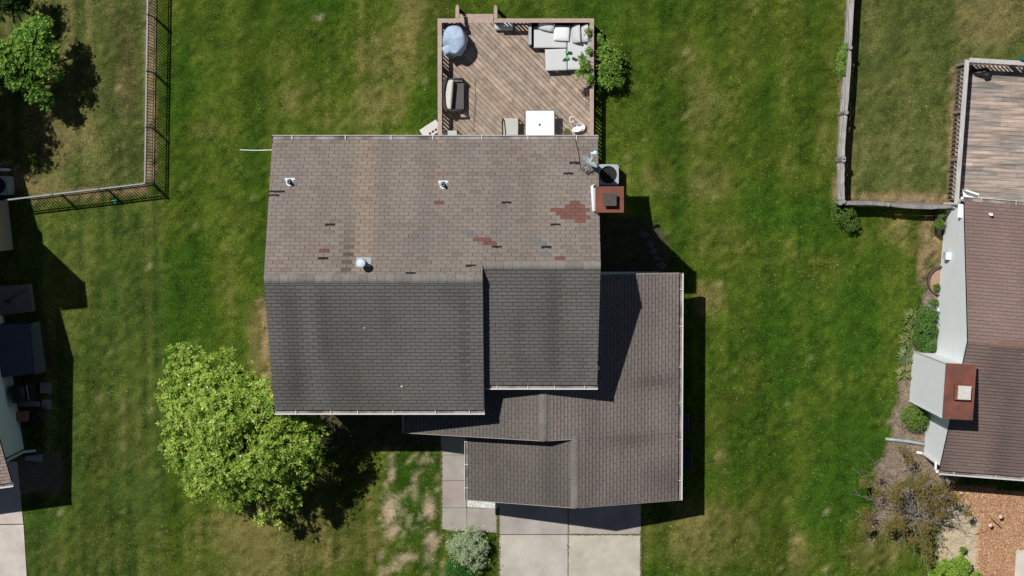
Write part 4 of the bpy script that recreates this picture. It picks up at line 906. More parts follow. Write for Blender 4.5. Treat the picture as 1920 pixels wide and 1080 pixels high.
# bins beside the garage
def bin_(px, py, label, w=.5, d=.62):
    q = W(px, py, 1.0); t = thing('wheelie_bin', label, 'bin', (q.x, q.y, 0)); fr = Fr(q.x, q.y, 0); m = MB()
    for i in range(1): m.prism([(-w/2+.05, -d/2+.05), (w/2-.05, -d/2+.05), (w/2-.05, d/2-.05), (-w/2+.05, d/2-.05)], 0.04, .95, fr=fr)
    mesh_obj('body', m, M['binblue'], t); m = MB(); m.pillow((q.x, q.y, 1.0), w, d, .12, p=14); mesh_obj('lid', m, M['binblue'], t, True)
    m = MB(); m.tube([(q.x - w/2 - .03, q.y - d/2 + .1, .93), (q.x - w/2 - .03, q.y + d/2 - .1, .93)], .02, 8); mesh_obj('handle', m, M['dark'], t)
    for s in (-1, 1): m = MB(); m.tube([(q.x - w/2 + .05, q.y + s*d/2*.8, .1), (q.x - w/2 + .05, q.y + s*d/2*.98, .1)], .1, 14); mesh_obj('wheel', m, M['black'], t)
bin_(1278, 793, 'round cornered dark blue bin in shade beside the garage gutter, the upper one'); bin_(1282, 862, 'dark blue lidded bin in shade beside the garage gutter, the lower one', .6, .62)

# ------------------------------------------------------------------ right neighbour
ra = W(1808, 377, GE); rbm = W(1762, 882, GE); ang = math.degrees(math.atan2(-(ra.x - rbm.x), (ra.y - rbm.y)))
RL = math.hypot(ra.x - rbm.x, ra.y - rbm.y); RF = Fr(rbm.x, rbm.y, ang)   # origin at lower-left eave corner, a = along the eave to the right, b = up
RS = .45; RR = RL / 2; RZR = GE + RS * RR; RWd = 9.5
rh = thing('neighbour_house', 'single storey house with brown roof and white gable wall on the right', 'house', tuple(RF(RWd / 2, RL / 2)))
colR1 = mkS((.195, .138, .124), 91, .12); colR2 = mkS((.175, .128, .116), 95, .35)
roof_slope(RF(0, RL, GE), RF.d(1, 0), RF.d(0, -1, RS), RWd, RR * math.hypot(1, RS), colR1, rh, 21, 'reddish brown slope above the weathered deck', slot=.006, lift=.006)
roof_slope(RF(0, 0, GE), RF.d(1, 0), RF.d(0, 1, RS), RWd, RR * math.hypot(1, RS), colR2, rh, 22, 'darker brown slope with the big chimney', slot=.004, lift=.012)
ridge(RF(RWd, RR, RZR), RF(.7, RR, RZR), .34, RF.d(0, 1, -RS), RF.d(0, -1, -RS), rh, lambda rr: tuple(np.array([.2, .125, .105]) * rr.uniform(.9, 1.1)), 5, 1.2)
wb = MB(); ov2 = .12
P = [RF(.06, ov2, 0), RF(.06, RL - ov2, 0), RF(.06, RL - ov2, GE + RS*ov2 - .02), RF(.06, RR, RZR - .02), RF(.06, ov2, GE + RS*ov2 - .02)]; wb.poly(P[::-1])
P = [RF(RWd-.06, ov2, 0), RF(RWd-.06, RL - ov2, 0), RF(RWd-.06, RL - ov2, GE), RF(RWd-.06, RR, RZR - .15), RF(RWd-.06, ov2, GE)]; wb.poly(P)
wb.poly([RF(.06, ov2, 0), RF(RWd-.06, ov2, 0), RF(RWd-.06, ov2, GE - .05), RF(.06, ov2, GE - .05)]); wb.poly([RF(RWd-.06, RL-ov2, 0), RF(.06, RL-ov2, 0), RF(.06, RL-ov2, GE-.05), RF(RWd-.06, RL-ov2, GE-.05)])
mesh_obj('wall', wb, M['siding'], rh)
gutter(RF(-.02, -.005, GE - .02), RF(RWd, -.005, GE - .02), RF.d(0, -1), rh, seed=8, nb=8); gutter(RF(-.02, RL + .005, GE - .02), RF(RWd, RL + .005, GE - .02), RF.d(0, 1), rh, seed=9, nb=8)
m = MB(); m.tube([RF(-.05, -.07, GE - .12), RF(-.06, -.02, GE - .3), RF(-.0, .16, GE - .6), RF(-.0, .2, .3), RF(-.0, .2, .12), RF(-.2, .22, .06)], .045, 8); mesh_obj('downspout', m, M['white'], rh)
m = MB(); m.tube([RF(-.05, RL + .1, GE - .1), RF(-.06, RL + .02, GE - .3), RF(-.03, RL - .1, GE - .6), RF(-.03, RL - .1, .1)], .045, 8); mesh_obj('downspout', m, M['white'], rh)
# its boxed chimney
k0 = W(1774, 681, 4.75); k1 = W(1767, 785, 4.75); k2 = W(1831, 685, 4.75); cl = (k0 - k1).length; cwid = (k2 - k0).length
CF = Fr(k1.x, k1.y, math.degrees(math.atan2(-(k0.x - k1.x), k0.y - k1.y))); m = MB(); m.box(.03, cwid - .03, .03, cl - .03, 0, 4.69, fr=CF); cc_ = mesh_obj('chimney', m, M['siding'], rh)
m = MB(); m.box(0, cwid, 0, cl, 4.7, 4.75, fr=CF); mesh_obj('chimney_plate', m, M['rust2'], cc_)
m = MB(); m.box(.3, .77, cl * .36, cl * .36 + .5, 4.752, 4.93, fr=CF); pl_ = mesh_obj('flue_box', m, M['rust'], cc_)
m = MB(); m.box(.38, .8, cl * .36 + .03, cl * .36 + .47, 4.96, 4.99, fr=CF)
for x_ in (.42, .74):
    for y_ in (cl * .36 + .07, cl * .36 + .43): m.box(x_ - .015, x_ + .015, y_ - .015, y_ + .015, 4.93, 4.96, fr=CF)
mesh_obj('flue_cap', m, M['flue_pale'], cc_)
m = MB(); m.box(-.002, .028, .0, .028, 0, 4.69, fr=CF); m.box(-.002, .028, cl - .028, cl, 0, 4.69, fr=CF); mesh_pieces('corner_trim', m, M['white'], cc_)
# vent, wall boxes
q = W(1855, 402, 3.1); zz = GE + RS * (RL - ((q.x - RF.o[0]) * -RF.s + (q.y - RF.o[1]) * RF.c)); q = W(1855, 402, zz); m = MB(); m.lathe((q.x, q.y, zz), [(.07, 0), (.05, .1), (.05, .28), (.03, .28), (.03, .15), (0, .15)], 14); mesh_obj('vent_pipe', m, M['white'], rh, True)
m = MB(); m.box(-.12, .058, RL - 1.0 - 1.0, RL - .75 - 1.0, .9, 1.3, fr=RF); mesh_obj('meter_box', m, M['lead'], rh)
m = MB(); m.box(-.1, .058, RL - .55, RL - .1, 2.2, 2.28, fr=RF); mesh_obj('ledge', m, M['white'], rh)

# weathered deck of the right neighbour
NDZ = .45; NRZ = 1.35; u0 = W(1813.5, 112, NRZ); u1 = W(1794, 374, NRZ); dl = (u0 - u1).length; NF = Fr(u1.x, u1.y, math.degrees(math.atan2(-(u0.x - u1.x), u0.y - u1.y)))
nd_ = thing('weathered_deck', 'weathered grey and peach deck behind the house on the right', 'deck', tuple(NF(2, dl / 2)))
m = MB(); yb_ = 0.05
while yb_ < dl - .1:
    x = .05; cuts = [random.uniform(.6, 2.6), random.uniform(3.2, 5.5), 6.5]
    for c in cuts:
        t = random.random(); v0 = random.uniform(.82, 1.02); xa_ = x
        while xa_ < c - .006:
            xb_ = min(xa_ + .3, c - .005); f = float(np.clip((fbm(xa_ * 1.1, yb_ * 4.5, 303, 3) - .5) * 2.5 + .5 + (t - .5) * .6, 0, 1)); m.box(xa_, xb_ - (0 if xb_ < c - .006 else 0), yb_, yb_ + .134, NDZ - .035, NDZ, tuple((np.array([.40, .315, .262]) * f + np.array([.25, .225, .205]) * (1 - f)) * v0), fr=NF); xa_ = xb_
        x = c
    yb_ += .142
mesh_obj('deck_boards', m, M['oldwood_x'], nd_)
m = MB(); m.box(.04, 6.5, .03, .05, 0, NDZ - .037, fr=NF); m.box(.04, .06, .05, dl - .05, 0, NDZ - .037, fr=NF); m.box(.06, 6.5, dl - .07, dl - .05, 0, NDZ - .037, fr=NF); mesh_pieces('joist', m, M['brownmetal'], nd_)
def nrail(p, q, n, nm='handrail'):
    P, Q = NF(*p), NF(*q); m = MB(); m.bar(P + Vector((0, 0, NRZ - .02)), Q + Vector((0, 0, NRZ - .02)), .15, .04, (.42, .40, .39)); mesh_obj('handrail', m, M['oldwood'], nd_); d = (Q - P); Ln = d.length; d.normalize(); m = MB()
    sd = Vector((-d.y, d.x, 0)) * .07; k = int(Ln / .145)
    for i in range(k + 1): a = P + d * (Ln * i / k) + sd; m.box(a.x - .018, a.x + .018, a.y - .018, a.y + .018, NDZ - .2, NRZ - .05, (.3, .24, .2))
    m.bar(P + sd * .5 + Vector((0, 0, NRZ - .1)), Q + sd * .5 + Vector((0, 0, NRZ - .1)), .04, .08, (.35, .32, .3)); mesh_obj('balusters', m, M['oldwood'], nd_)
    for i in range(n): a = P + d * (.08 + (Ln - .16) * i / (n - 1)); m = MB(); m.box(a.x - .045, a.x + .045, a.y - .045, a.y + .045, 0, NRZ - .041, (.35, .32, .3)); mesh_obj('post', m, M['oldwood'], nd_)
nrail((0, -.3, 0), (0, dl + .0, 0), 4); nrail((6.3, dl - .0, 0), (.08, dl - .0, 0), 5)
# black bag thing draped in its corner, and a white folding chair near the gutter
q = W(1843, 136, NDZ + .1); m = MB(); m.blob((q.x, q.y, NDZ + .12), .3, .16, .14, 18, 8, amp=.1, seed=4); m.blob((q.x + .12, q.y - .08, NDZ + .12), .17, .15, .15, 18, 8, amp=.14, seed=9); m.blob((q.x - .25, q.y + .06, NDZ + .08), .22, .07, .08, 14, 8, amp=.12, seed=2); m.blob((q.x + .02, q.y + .02, NDZ + .2), .12, .1, .12, 14, 8, amp=.16, seed=7); single('black_bag', m, M['dark'], 'black plastic bag in the corner of the weathered deck', 'bag', (q.x, q.y, NDZ), smooth=True)
q = W(1818, 362, NDZ + .4); fc = thing('white_chair', 'white plastic chair half under the right house gutter', 'chair', (q.x, q.y, NDZ)); m = MB(); m.prism([(q.x - .25, q.y + .12), (q.x - .2, q.y - .3), (q.x + .25, q.y - .3), (q.x + .2, q.y - .02)], NDZ + .4, NDZ + .44); mesh_obj('seat', m, M['white'], fc)
m = MB(); m.bar((q.x - .24, q.y + .1, NDZ + .6), (q.x + .22, q.y - .05, NDZ + .6), .05, .4); mesh_obj('backrest', m, M['white'], fc)
for dx in (-.2, .2):
    for dy in (-.25, .0): m = MB(); m.box(q.x + dx - .02, q.x + dx + .02, q.y + dy - .02, q.y + dy + .02, NDZ, NDZ + .4); mesh_obj('leg', m, M['white'], fc)
q = W(1919, 110, 1.4); m = MB(); m.blob(q, .14, .1, .1, 12, 6); single('towel', m, M['dteal'], 'dark teal cloth on the weathered deck rail at the right edge', 'cloth', q)
q = W(1920, 110, 1.4)

# ------------------------------------------------------------------ grey split rail fences
def rail_fence(P, Q, cuts, label, grp, cols=(.33, .31, .30)):
    P = Vector(P); Q = Vector(Q); d = Q - P; Ln = d.length; d.normalize(); sd = Vector((-d.y, d.x, 0)); t = thing('rail_fence', label, 'fence', (P + Q) / 2, grp); cuts = [0] + cuts + [1]
    for i in range(len(cuts) - 1):
        a = P + d * Ln * cuts[i]; b = P + d * Ln * cuts[i + 1]
        for k, z in enumerate((.3, .68, 1.07)):
            m = MB(); n = 9; hw = .085; sw = random.uniform(-.05, .05); L_ = []
            for j in range(n + 1):
                f = j / n; wd = hw * (.55 + .45 * math.sin(PI * min(max(f, .0), 1)) ** .4) + random.uniform(-.006, .006); c = a + (b - a) * f + sd * (sw * math.sin(f * PI) + random.uniform(-.006, .006)); L_.append((c, wd))
            for j in range(n):
                (c0_, w0), (c1_, w1) = L_[j], L_[j+1]; up = Vector((0, 0, 1)); v = random.uniform(.85, 1.1); cc = tuple(x * v for x in cols)
                A = [c0_ - sd*w0 + up*(z-.03), c0_ + sd*w0 + up*(z-.03), c0_ + sd*w0*.8 + up*(z+.05), c0_ - sd*w0*.8 + up*(z+.05)]; B = [c1_ - sd*w1 + up*(z-.03), c1_ + sd*w1 + up*(z-.03), c1_ + sd*w1*.8 + up*(z+.05), c1_ - sd*w1*.8 + up*(z+.05)]
                for e in range(4): e2 = (e+1) % 4; m.poly([A[e], A[e2], B[e2], B[e]][::-1], cc)
            mesh_obj('rail', m, M['oldwood'], t)
    for c in cuts: p = P + d * Ln * c; m = MB(); m.lathe((p.x, p.y, 0), [(.085, 0), (.085, 1.2), (.06, 1.25), (0, 1.25)], 9, (.27, .26, .25)); mesh_obj('post', m, M['oldwood'], t)
grp = 'grey split rail fences'
def g0(px, py, z=1.0): q = W(px, py, z); return (q.x, q.y, 0)
rail_fence(g0(1602, -60), g0(1580, 297), [.42, .76], 'long grey split rail fence running down from the top edge', grp)
rail_fence(g0(1580, 301), g0(1580, 378), [], 'short wide grey fence section just above the fence corner', grp)
rail_fence(g0(1574, 381), g0(1786, 387), [.42], 'dark weathered split rail fence leading to the right deck', grp, (.22, .205, .2))
m = MB(); a, b = W(1757, 405, .3), W(1758, 440, .3); m.bar(a, b, .1, .5); single('edging_board', m, M['dark'], 'short dark board standing below the right end of the fence', 'board', a)

# ------------------------------------------------------------------ left metal fence
def metal_fence(P, Q, n, label, n_sect):
    P = Vector(P); Q = Vector(Q); d = Q - P; Ln = d.length; d.normalize(); t = thing('metal_fence', label, 'fence', (P + Q) / 2, 'black metal picket fences'); hh = 1.3
    for k in range(n_sect):
        a = P + d * Ln * k / n_sect; b = P + d * Ln * (k + 1) / n_sect
        m = MB(); m.bar(a + Vector((0, 0, hh)), b + Vector((0, 0, hh)), .045, .04); mesh_obj('top_rail', m, M['fencemetal'], t)
        m = MB(); m.bar(a + Vector((0, 0, hh - .2)), b + Vector((0, 0, hh - .2)), .03, .03); m.bar(a + Vector((0, 0, .12)), b + Vector((0, 0, .12)), .03, .03)
        q = int(Ln / n_sect / .1)
        for i in range(1, q): p = a + (b - a) * i / q; m.box(p.x - .009, p.x + .009, p.y - .009, p.y + .009, .06, hh - .02)
        mesh_obj('picket_panel', m, M['black'], t)
    for k in range(n_sect + 1): p = P + d * Ln * k / n_sect; m = MB(); m.box(p.x - .03, p.x + .03, p.y - .03, p.y + .03, 0, hh + .05); m.lathe((p.x, p.y, hh + .05), [(.04, 0), (.03, .03), (0, .04)], 8); mesh_obj('post', m, M['fencemetal'], t)
M['fencemetal'] = mat('grey_fence_metal', (.2, .21, .22), rough=.4, noise=20, amt=.15, spec=.5)
def g1(px, py): q = W(px, py, 1.3); return (q.x, q.y, 0)
metal_fence(g1(278, -80), g1(271.5, 343), 0, 'tall run of black picket fence left of the lawn', 4)
metal_fence(g1(271, 344), g1(10, 375), 0, 'black picket fence running to the left house below the dry yard', 3)
m = MB()
for (px, py) in ((211, 377), (215, 381), (216, 376)): q = W(px, py, .03); m.blob(q, .05, .035, .03, 8, 5)
single('toy', m, M['teal'], 'small teal plastic toy on the lawn below the picket fence', 'toy', W(213, 379, .03))
m = MB(); m.tube([W(450, 281, .03), W(480, 282, .035), W(511, 281, .03)], .014, 8); single('pipe', m, M['white'], 'thin white pipe on the lawn left of the middle house', 'pipe', W(480, 281, 0))

# ------------------------------------------------------------------ left neighbour
LA = math.degrees(math.atan2(44, 319)); LE = 3.0; q = W(22, 905, LE); LF = Fr(q.x, q.y, LA)   # a<0 goes left, b up
LRun = 6.0; LS = .4; lh = thing('left_house', 'house with pale blue wall and brown roof corner at the left edge', 'house', tuple(LF(-4, 6)))
colL = mkS((.235, .185, .165), 101, .2)
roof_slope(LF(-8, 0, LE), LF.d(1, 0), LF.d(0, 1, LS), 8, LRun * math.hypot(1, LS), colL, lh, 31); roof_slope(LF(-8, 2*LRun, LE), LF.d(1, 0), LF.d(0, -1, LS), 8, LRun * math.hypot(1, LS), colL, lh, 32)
ridge(LF(0, LRun, LE + LS*LRun), LF(-8, LRun, LE + LS*LRun), .3, LF.d(0, 1, -LS), LF.d(0, -1, -LS), lh, rc2, 7)
o2 = .33; wb = MB(); zt = LE + LS * .4
P = [LF(-o2, .75, 0), LF(-o2, 2*LRun - .75, 0), LF(-o2, 2*LRun - .75, LE + LS*.75 - .14), LF(-o2, LRun, LE + LS*LRun - .14), LF(-o2, .75, LE + LS*.75 - .14)]; wb.poly(P)
wb.poly([LF(-8, .75, 0), LF(-o2, .75, 0), LF(-o2, .75, LE), LF(-8, .75, LE)]); wb.poly([LF(-o2, 2*LRun-.75, 0), LF(-8, 2*LRun-.75, 0), LF(-8, 2*LRun-.75, LE), LF(-o2, 2*LRun-.75, LE)]); mesh_obj('wall', wb, M['siding_blue'], lh)
gutter(LF(-8, -.005, LE - .02), LF(.02, -.005, LE - .02), LF.d(0, -1), lh, seed=12, nb=7)
m = MB(); m.tube([LF(-.1, -.05, LE - .1), LF(-.15, .2, LE - .35), LF(-.26, .68, LE - .55), LF(-.26, .68, .35), LF(-.2, .66, .2), LF(.1, .64, .1)], .045, 8); mesh_obj('downspout', m, M['lead'], lh)
# brown sided chimney on its side
qa = W(15, 376, 0); qb = W(25, 468, 0); KF = Fr(qb.x, qb.y, math.degrees(math.atan2(-(qa.x - qb.x), qa.y - qb.y))); kl = (qa - qb).length
m = MB(); m.box(-1.0, 0, 0, kl, 0, 2.9, fr=KF); m.box(-.9, -.02, kl * .28, kl * .28 + .86, 2.9, 6.45, fr=KF); lc = mesh_obj('chimney', m, M['siding_brown'], lh); m = MB(); m.box(-.93, .01, kl * .28 - .03, kl * .28 + .89, 6.45, 6.5, fr=KF); mesh_obj('chimney_plate', m, M['rust'], lc)
# things on the shaded side
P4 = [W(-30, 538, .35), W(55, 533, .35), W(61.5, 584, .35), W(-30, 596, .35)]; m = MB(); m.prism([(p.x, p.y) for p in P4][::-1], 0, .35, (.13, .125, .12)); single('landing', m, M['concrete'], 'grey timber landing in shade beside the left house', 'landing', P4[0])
a, b = W(14, 562, .4), W(50, 544, .4); m = MB(); m.tube([a, b], .014, 6); m.bar(a - Vector((.1, .04, 0)), a + Vector((.1, -.06, 0)), .08, .06); single('broom', m, M['dark'], 'dark broom lying on the grey landing', 'broom', a)
P4 = [W(-60, 612, 1.3), W(58, 607, 1.3), W(66, 700, 1.3), W(-60, 716, 1.3)]; sh_ = thing('lean_to', 'slate blue topped lean-to shed in shade against the left house', 'shed', (P4[0] + P4[2]) / 2)
m = MB(); m.prism([(p.x, p.y) for p in P4][::-1], 1.25, 1.31); mesh_obj('roof', m, M['slate'], sh_); Q4 = [W(58, 606, 1.3), W(73, 603, 1.2), W(85.5, 697, 1.2), W(66, 703, 1.3)]
m = MB(); m.poly([(Q4[0].x, Q4[0].y, 1.3), (Q4[3].x, Q4[3].y, 1.3), (Q4[2].x, Q4[2].y, 1.12), (Q4[1].x, Q4[1].y, 1.12)]); mesh_obj('roof_flap', m, M['flap'], sh_)
m = MB(); m.prism([((p.x - .06), p.y) for p in (P4[0], Q4[1] - Vector((.04, .05, 0)), Q4[2] + Vector((-.04, .08, 0)), P4[3])][::-1], 0, 1.1); mesh_obj('body', m, M['dark'], sh_)
q = W(42, 737, .9); gg = thing('black_grill', 'black barbecue grill in shade below the lean-to of the left house', 'grill', (q.x, q.y, 0)); fr = Fr(q.x, q.y, 8)
m = MB(); m.tube([fr(-.12, -.3, .9), fr(-.12, -.28, .9), fr(-.12, .28, .9), fr(-.12, .3, .9)], [.2, .26, .26, .2], 16); mesh_obj('lid', m, M['black'], gg, True); m = MB(); m.box(-.34, .3, -.31, .31, .62, .86, fr=fr); m.box(-.3, .26, -.28, .28, .05, .62, fr=fr); mesh_obj('body', m, M['dark'], gg)
m = MB(); m.tube([fr(.2, -.25, .97), fr(.2, .25, .97)], .015, 8); mesh_obj('handle', m, M['galv'], gg)
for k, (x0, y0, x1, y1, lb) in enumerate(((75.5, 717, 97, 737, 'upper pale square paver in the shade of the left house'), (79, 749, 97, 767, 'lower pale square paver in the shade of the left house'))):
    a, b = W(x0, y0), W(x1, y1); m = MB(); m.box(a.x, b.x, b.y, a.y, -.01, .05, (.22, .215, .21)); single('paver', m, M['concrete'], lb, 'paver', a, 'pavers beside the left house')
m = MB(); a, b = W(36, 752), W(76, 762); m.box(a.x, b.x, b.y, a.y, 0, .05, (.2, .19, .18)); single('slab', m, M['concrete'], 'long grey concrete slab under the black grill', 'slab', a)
q = W(41, 781, .35); m = MB(); m.box(q.x - .18, q.x + .18, q.y - .15, q.y + .15, 0, .32); m.box(q.x - .2, q.x + .2, q.y - .17, q.y + .17, .32, .35); m.lathe((q.x + .04, q.y, .35), [(.04, 0), (.03, .03), (0, .035)], 10); single('planter', m, M['terracotta'], 'reddish box planter beside the shaded left house wall', 'planter', q)
q = W(67, 784, .3); hr = thing('hose_reel', 'dark coiled hose on the ground in the shade of the left house', 'hose', (q.x, q.y, 0)); m = MB()
for k in range(5): m.tube([(q.x + (.2 - .02*k) * math.cos(a), q.y + (.24 - .02*k) * math.sin(a), .06 + .04 * k) for a in np.linspace(0, 2*PI, 22)], .022, 6)
m.tube([(q.x, q.y + .22, .1), (q.x + .1, q.y + .35, .08), (q.x + .25, q.y + .3, .08), (q.x + .3, q.y + .45, .06)], .02, 6); mesh_obj('hose', m, M['dark'], hr, True); m = MB(); m.lathe((q.x, q.y, 0), [(.08, 0), (.06, .3), (.1, .32), (0, .33)], 12); mesh_obj('hub', m, M['black'], hr)
P4 = [W(47, 856, .08), W(79, 852, .08), W(78.5, 867, .08), W(48, 863, .08)]; m = MB(); m.prism([(p.x, p.y) for p in P4][::-1], 0, .08, (.22, .22, .23)); single('splash_block', m, M['concrete'], 'grey tapered splash block below the left house downspout', 'splash block', P4[0])
m = MB(); q = W(3, 318, .5); m.box(q.x - .3, q.x + .2, q.y - .05, q.y + .05, .45, .5); m.box(q.x - .28, q.x - .24, q.y - .04, q.y + .04, 0, .45); m.box(q.x + .12, q.x + .16, q.y - .04, q.y + .04, 0, .45); single('bench_seat', m, M['white'], 'small white bench at the left edge above the air conditioner', 'bench', q)

# ------------------------------------------------------------------ foliage
def foliage(name, parent, mt, lobes, ncl, k, L, wd, cols, seed, shell=.35, tilt=(35, 80), gap=.36, gsc=2.2, up=.8, jit=.0, flow=0, loc=None, cup=.12, spread=.12):
    r = np.random.default_rng(seed); Lb = np.array(lobes, float); wt = Lb[:, 3] * Lb[:, 4] + .2 * Lb[:, 3] * Lb[:, 5]; wt /= wt.sum(); li = r.choice(len(Lb), ncl, p=wt); lb = Lb[li]
    d = r.normal(size=(ncl, 3)); d[:, 2] = np.abs(d[:, 2]) * np.where(r.random(ncl) < .8, 1, -1); d /= np.linalg.norm(d, axis=1)[:, None]
    rad = r.random(ncl) ** shell; P = lb[:, :3] + d * rad[:, None] * lb[:, 3:6] * (1 + spread * r.normal(size=ncl))[:, None]
    nz = vnoise(P[:, 0] * gsc + P[:, 2] * 1.3, P[:, 1] * gsc - P[:, 2] * .7, seed); keep = (nz > gap) | (r.random(ncl) < .18); keep &= P[:, 2] > .03
    P = P[keep]; d = d[keep]; n = len(P)
    ax = d + np.array([0, 0, up]); ax += r.normal(size=(n, 3)) * .25; ax /= np.linalg.norm(ax, axis=1)[:, None]
    t1 = np.cross(ax, np.array([.3, .9, .1])); t1 /= np.linalg.norm(t1, axis=1)[:, None]; t2 = np.cross(ax, t1)
    N = n * k; rep = lambda a: np.repeat(a, k, 0); P_, ax_, t1_, t2_ = rep(P), rep(ax), rep(t1), rep(t2)
    an = (np.tile(np.arange(k), n) / k * 2 * PI + rep(r.uniform(0, 6, n)) + r.normal(size=N) * .3); al = np.radians(r.uniform(*tilt, N))
    dirv = ax_ * np.cos(al)[:, None] + (t1_ * np.cos(an)[:, None] + t2_ * np.sin(an)[:, None]) * np.sin(al)[:, None]
    side = np.cross(dirv, ax_); side /= np.linalg.norm(side, axis=1)[:, None] + 1e-9; nn = np.cross(side, dirv)
    ln = L * r.uniform(.6, 1.15, N); wv = wd * r.uniform(.7, 1.15, N); P_ = P_ + r.normal(size=(N, 3)) * jit
    b = P_ + dirv * (.08 * ln)[:, None]; tip = b + dirv * ln[:, None]; tip[:, 2] -= ln * .15; mid = b + dirv * (.5 * ln)[:, None] + nn * (cup * wv)[:, None]
    V = np.stack([b, mid - side * wv[:, None] / 2, tip, mid + side * wv[:, None] / 2], 1)
    cl = np.array(cols); c1 = rep(r.random(n)); t = np.clip(c1 * .6 + r.random(N) * .4, 0, .999) * (len(cl) - 1); i0 = t.astype(int); f = (t - i0)[:, None]
    cc = (cl[i0] * (1 - f) + cl[np.minimum(i0 + 1, len(cl) - 1)] * f) * r.uniform(.8, 1.2, N)[:, None]
    o = np_mesh(name, V, 4, cc, M[mt], parent, loc or (0, 0, 0)); 
    if flow:
        q = r.choice(n, flow, replace=False); m = MB()
        for i in q:
            c = P[i] + d[i] * .06 + np.array([0, 0, .06]); s = r.uniform(.018, .03)
            m.lathe(tuple(c), [(0, 0), (s, .01), (s * 1.2, .03), (s * .5, .025), (0, .03)], 7, random.choice([(.75, .7, .5), (.7, .5, .38), (.8, .78, .65)]))
        mesh_obj('blossoms', m, M['blossom'], parent)
    return o
M['blossom'] = mat('cream_blossom', attr=True, rough=.8, noise=20, amt=.1)
def lobes_px(L, rz=.7): 
    out = []
    for (px, py, r, z) in L: q = W(px, py, z); rr = r * PX(z); out.append((q.x, q.y, z, rr, rr, rr * rz))
    return out
def limbs(parent, base, ztop, lobes, r0, mt, seed=0, extra=2):
    rr = random.Random(seed); base = Vector(base); fork = base + Vector((0, 0, ztop)); m = MB()
    m.tube([base - Vector((0, 0, .1)), base + Vector((.02, .01, ztop * .5)), fork], [r0 * 1.25, r0, r0 * .85], 10); mesh_obj('trunk', m, M[mt], parent, True); m = MB()
    for lb in lobes:
        c = Vector(lb[:3]); md = fork.lerp(c, .5) + Vector((rr.uniform(-.15, .15), rr.uniform(-.15, .15), rr.uniform(0, .25))); m.tube([fork - Vector((0, 0, .05)), md, c], [r0 * .5, r0 * .3, r0 * .1], 7)
        for e in range(extra):
            t = c + Vector((rr.uniform(-1, 1) * lb[3], rr.uniform(-1, 1) * lb[4], rr.uniform(-.2, .8) * lb[5])) * .8; m.tube([md.lerp(c, .4), md.lerp(t, .7), t], [r0 * .2, r0 * .12, r0 * .04], 5)
    mesh_obj('branches', m, M[mt], parent, True)
# big magnolia-like tree in front of the house
L1 = [(347, 685, 34, 3.0), (330, 748, 30, 2.8), (385, 725, 48, 3.6), (440, 715, 38, 3.5), (480, 738, 34, 3.4), (350, 790, 44, 3.6), (420, 790, 62, 4.6), (492, 785, 52, 4.2), (345, 845, 38, 3.2), (410, 862, 58, 4.3), (480, 862, 60, 4.4), (548, 830, 48, 3.9), (575, 825, 30, 3.6),
      (380, 905, 34, 3.0), (450, 912, 40, 3.3), (520, 905, 44, 3.4), (560, 885, 28, 3.2), (505, 958, 19, 2.7), (545, 938, 20, 2.9), (312, 748, 14, 2.6), (340, 660, 14, 2.9), (590, 800, 18, 3.4), (425, 672, 16, 3.2), (325, 800, 24, 3.0), (560, 780, 30, 3.3), (298, 750, 9, 2.6), (308, 720, 10, 2.7), (350, 655, 10, 2.9), (432, 664, 9, 3.2), (312, 790, 11, 2.8), (312, 840, 11, 2.7), (340, 905, 10, 2.7), (365, 925, 11, 2.7), (420, 940, 11, 2.9), (600, 825, 10, 3.4), (596, 860, 11, 3.2), (490, 976, 10, 2.5), (520, 982, 9, 2.5), (575, 915, 11, 2.9), (558, 938, 9, 2.8), (388, 672, 9, 3.0)]
lb = lobes_px(L1, .75); tb_ = W(455, 800, 0)
tr = thing('tree', 'large bright green tree with cream blossoms at the front corner of the house', 'tree', (tb_.x + .35, tb_.y - .1, 0))
limbs(tr, (tb_.x + .35, tb_.y - .1, 0), 1.6, lb, .14, 'bark', 3, 1)
foliage('crown', tr, 'leaf', lb, 8200, 7, .145, .055, [(.07, .15, .018), (.19, .31, .04), (.36, .49, .08), (.58, .64, .19)], 5, shell=.38, tilt=(40, 85), gap=.40, gsc=3.4, flow=26, spread=.2)
# upper-left tree and its neighbours
L2 = [(55, 75, 34, 2.4), (85, 90, 26, 2.0), (30, 100, 32, 2.6), (60, 125, 34, 2.3), (95, 140, 16, 1.8), (30, 150, 20, 2.3), (70, 170, 24, 1.8), (85, 190, 14, 1.5), (75, 50, 22, 2.0), (100, 100, 14, 1.7), (110, 143, 10, 1.6), (5, 110, 30, 2.8)]
lb = lobes_px(L2, .8) + [(-18.6, 5.0, 3.6, 1.1, 1.2, .9), (-19.6, 3.9, 4.6, 1.6, 1.5, 1.0), (-18.9, 2.7, 3.2, 1.0, .9, .7), (-18.8, 4.0, 2.6, 1.2, 1.0, .8), (-18.45, 3.5, 4.5, .85, .9, .7), (-18.6, 4.6, 4.2, .9, .9, .7), (-19.0, 5.6, 3.4, 1.0, 1.0, .8)]
q = W(-20, 130, 0); tr = thing('tree', 'mid green broad leaved tree at the upper left corner', 'tree', (q.x, q.y, 0)); limbs(tr, (q.x, q.y, 0), 1.3, lb, .13, 'bark', 4, 1)
foliage('crown', tr, 'leaf', lb, 15000, 6, .125, .052, [(.04, .11, .016), (.1, .23, .03), (.2, .35, .05), (.38, .5, .11)], 8, shell=.45, gap=.28, gsc=2.6)
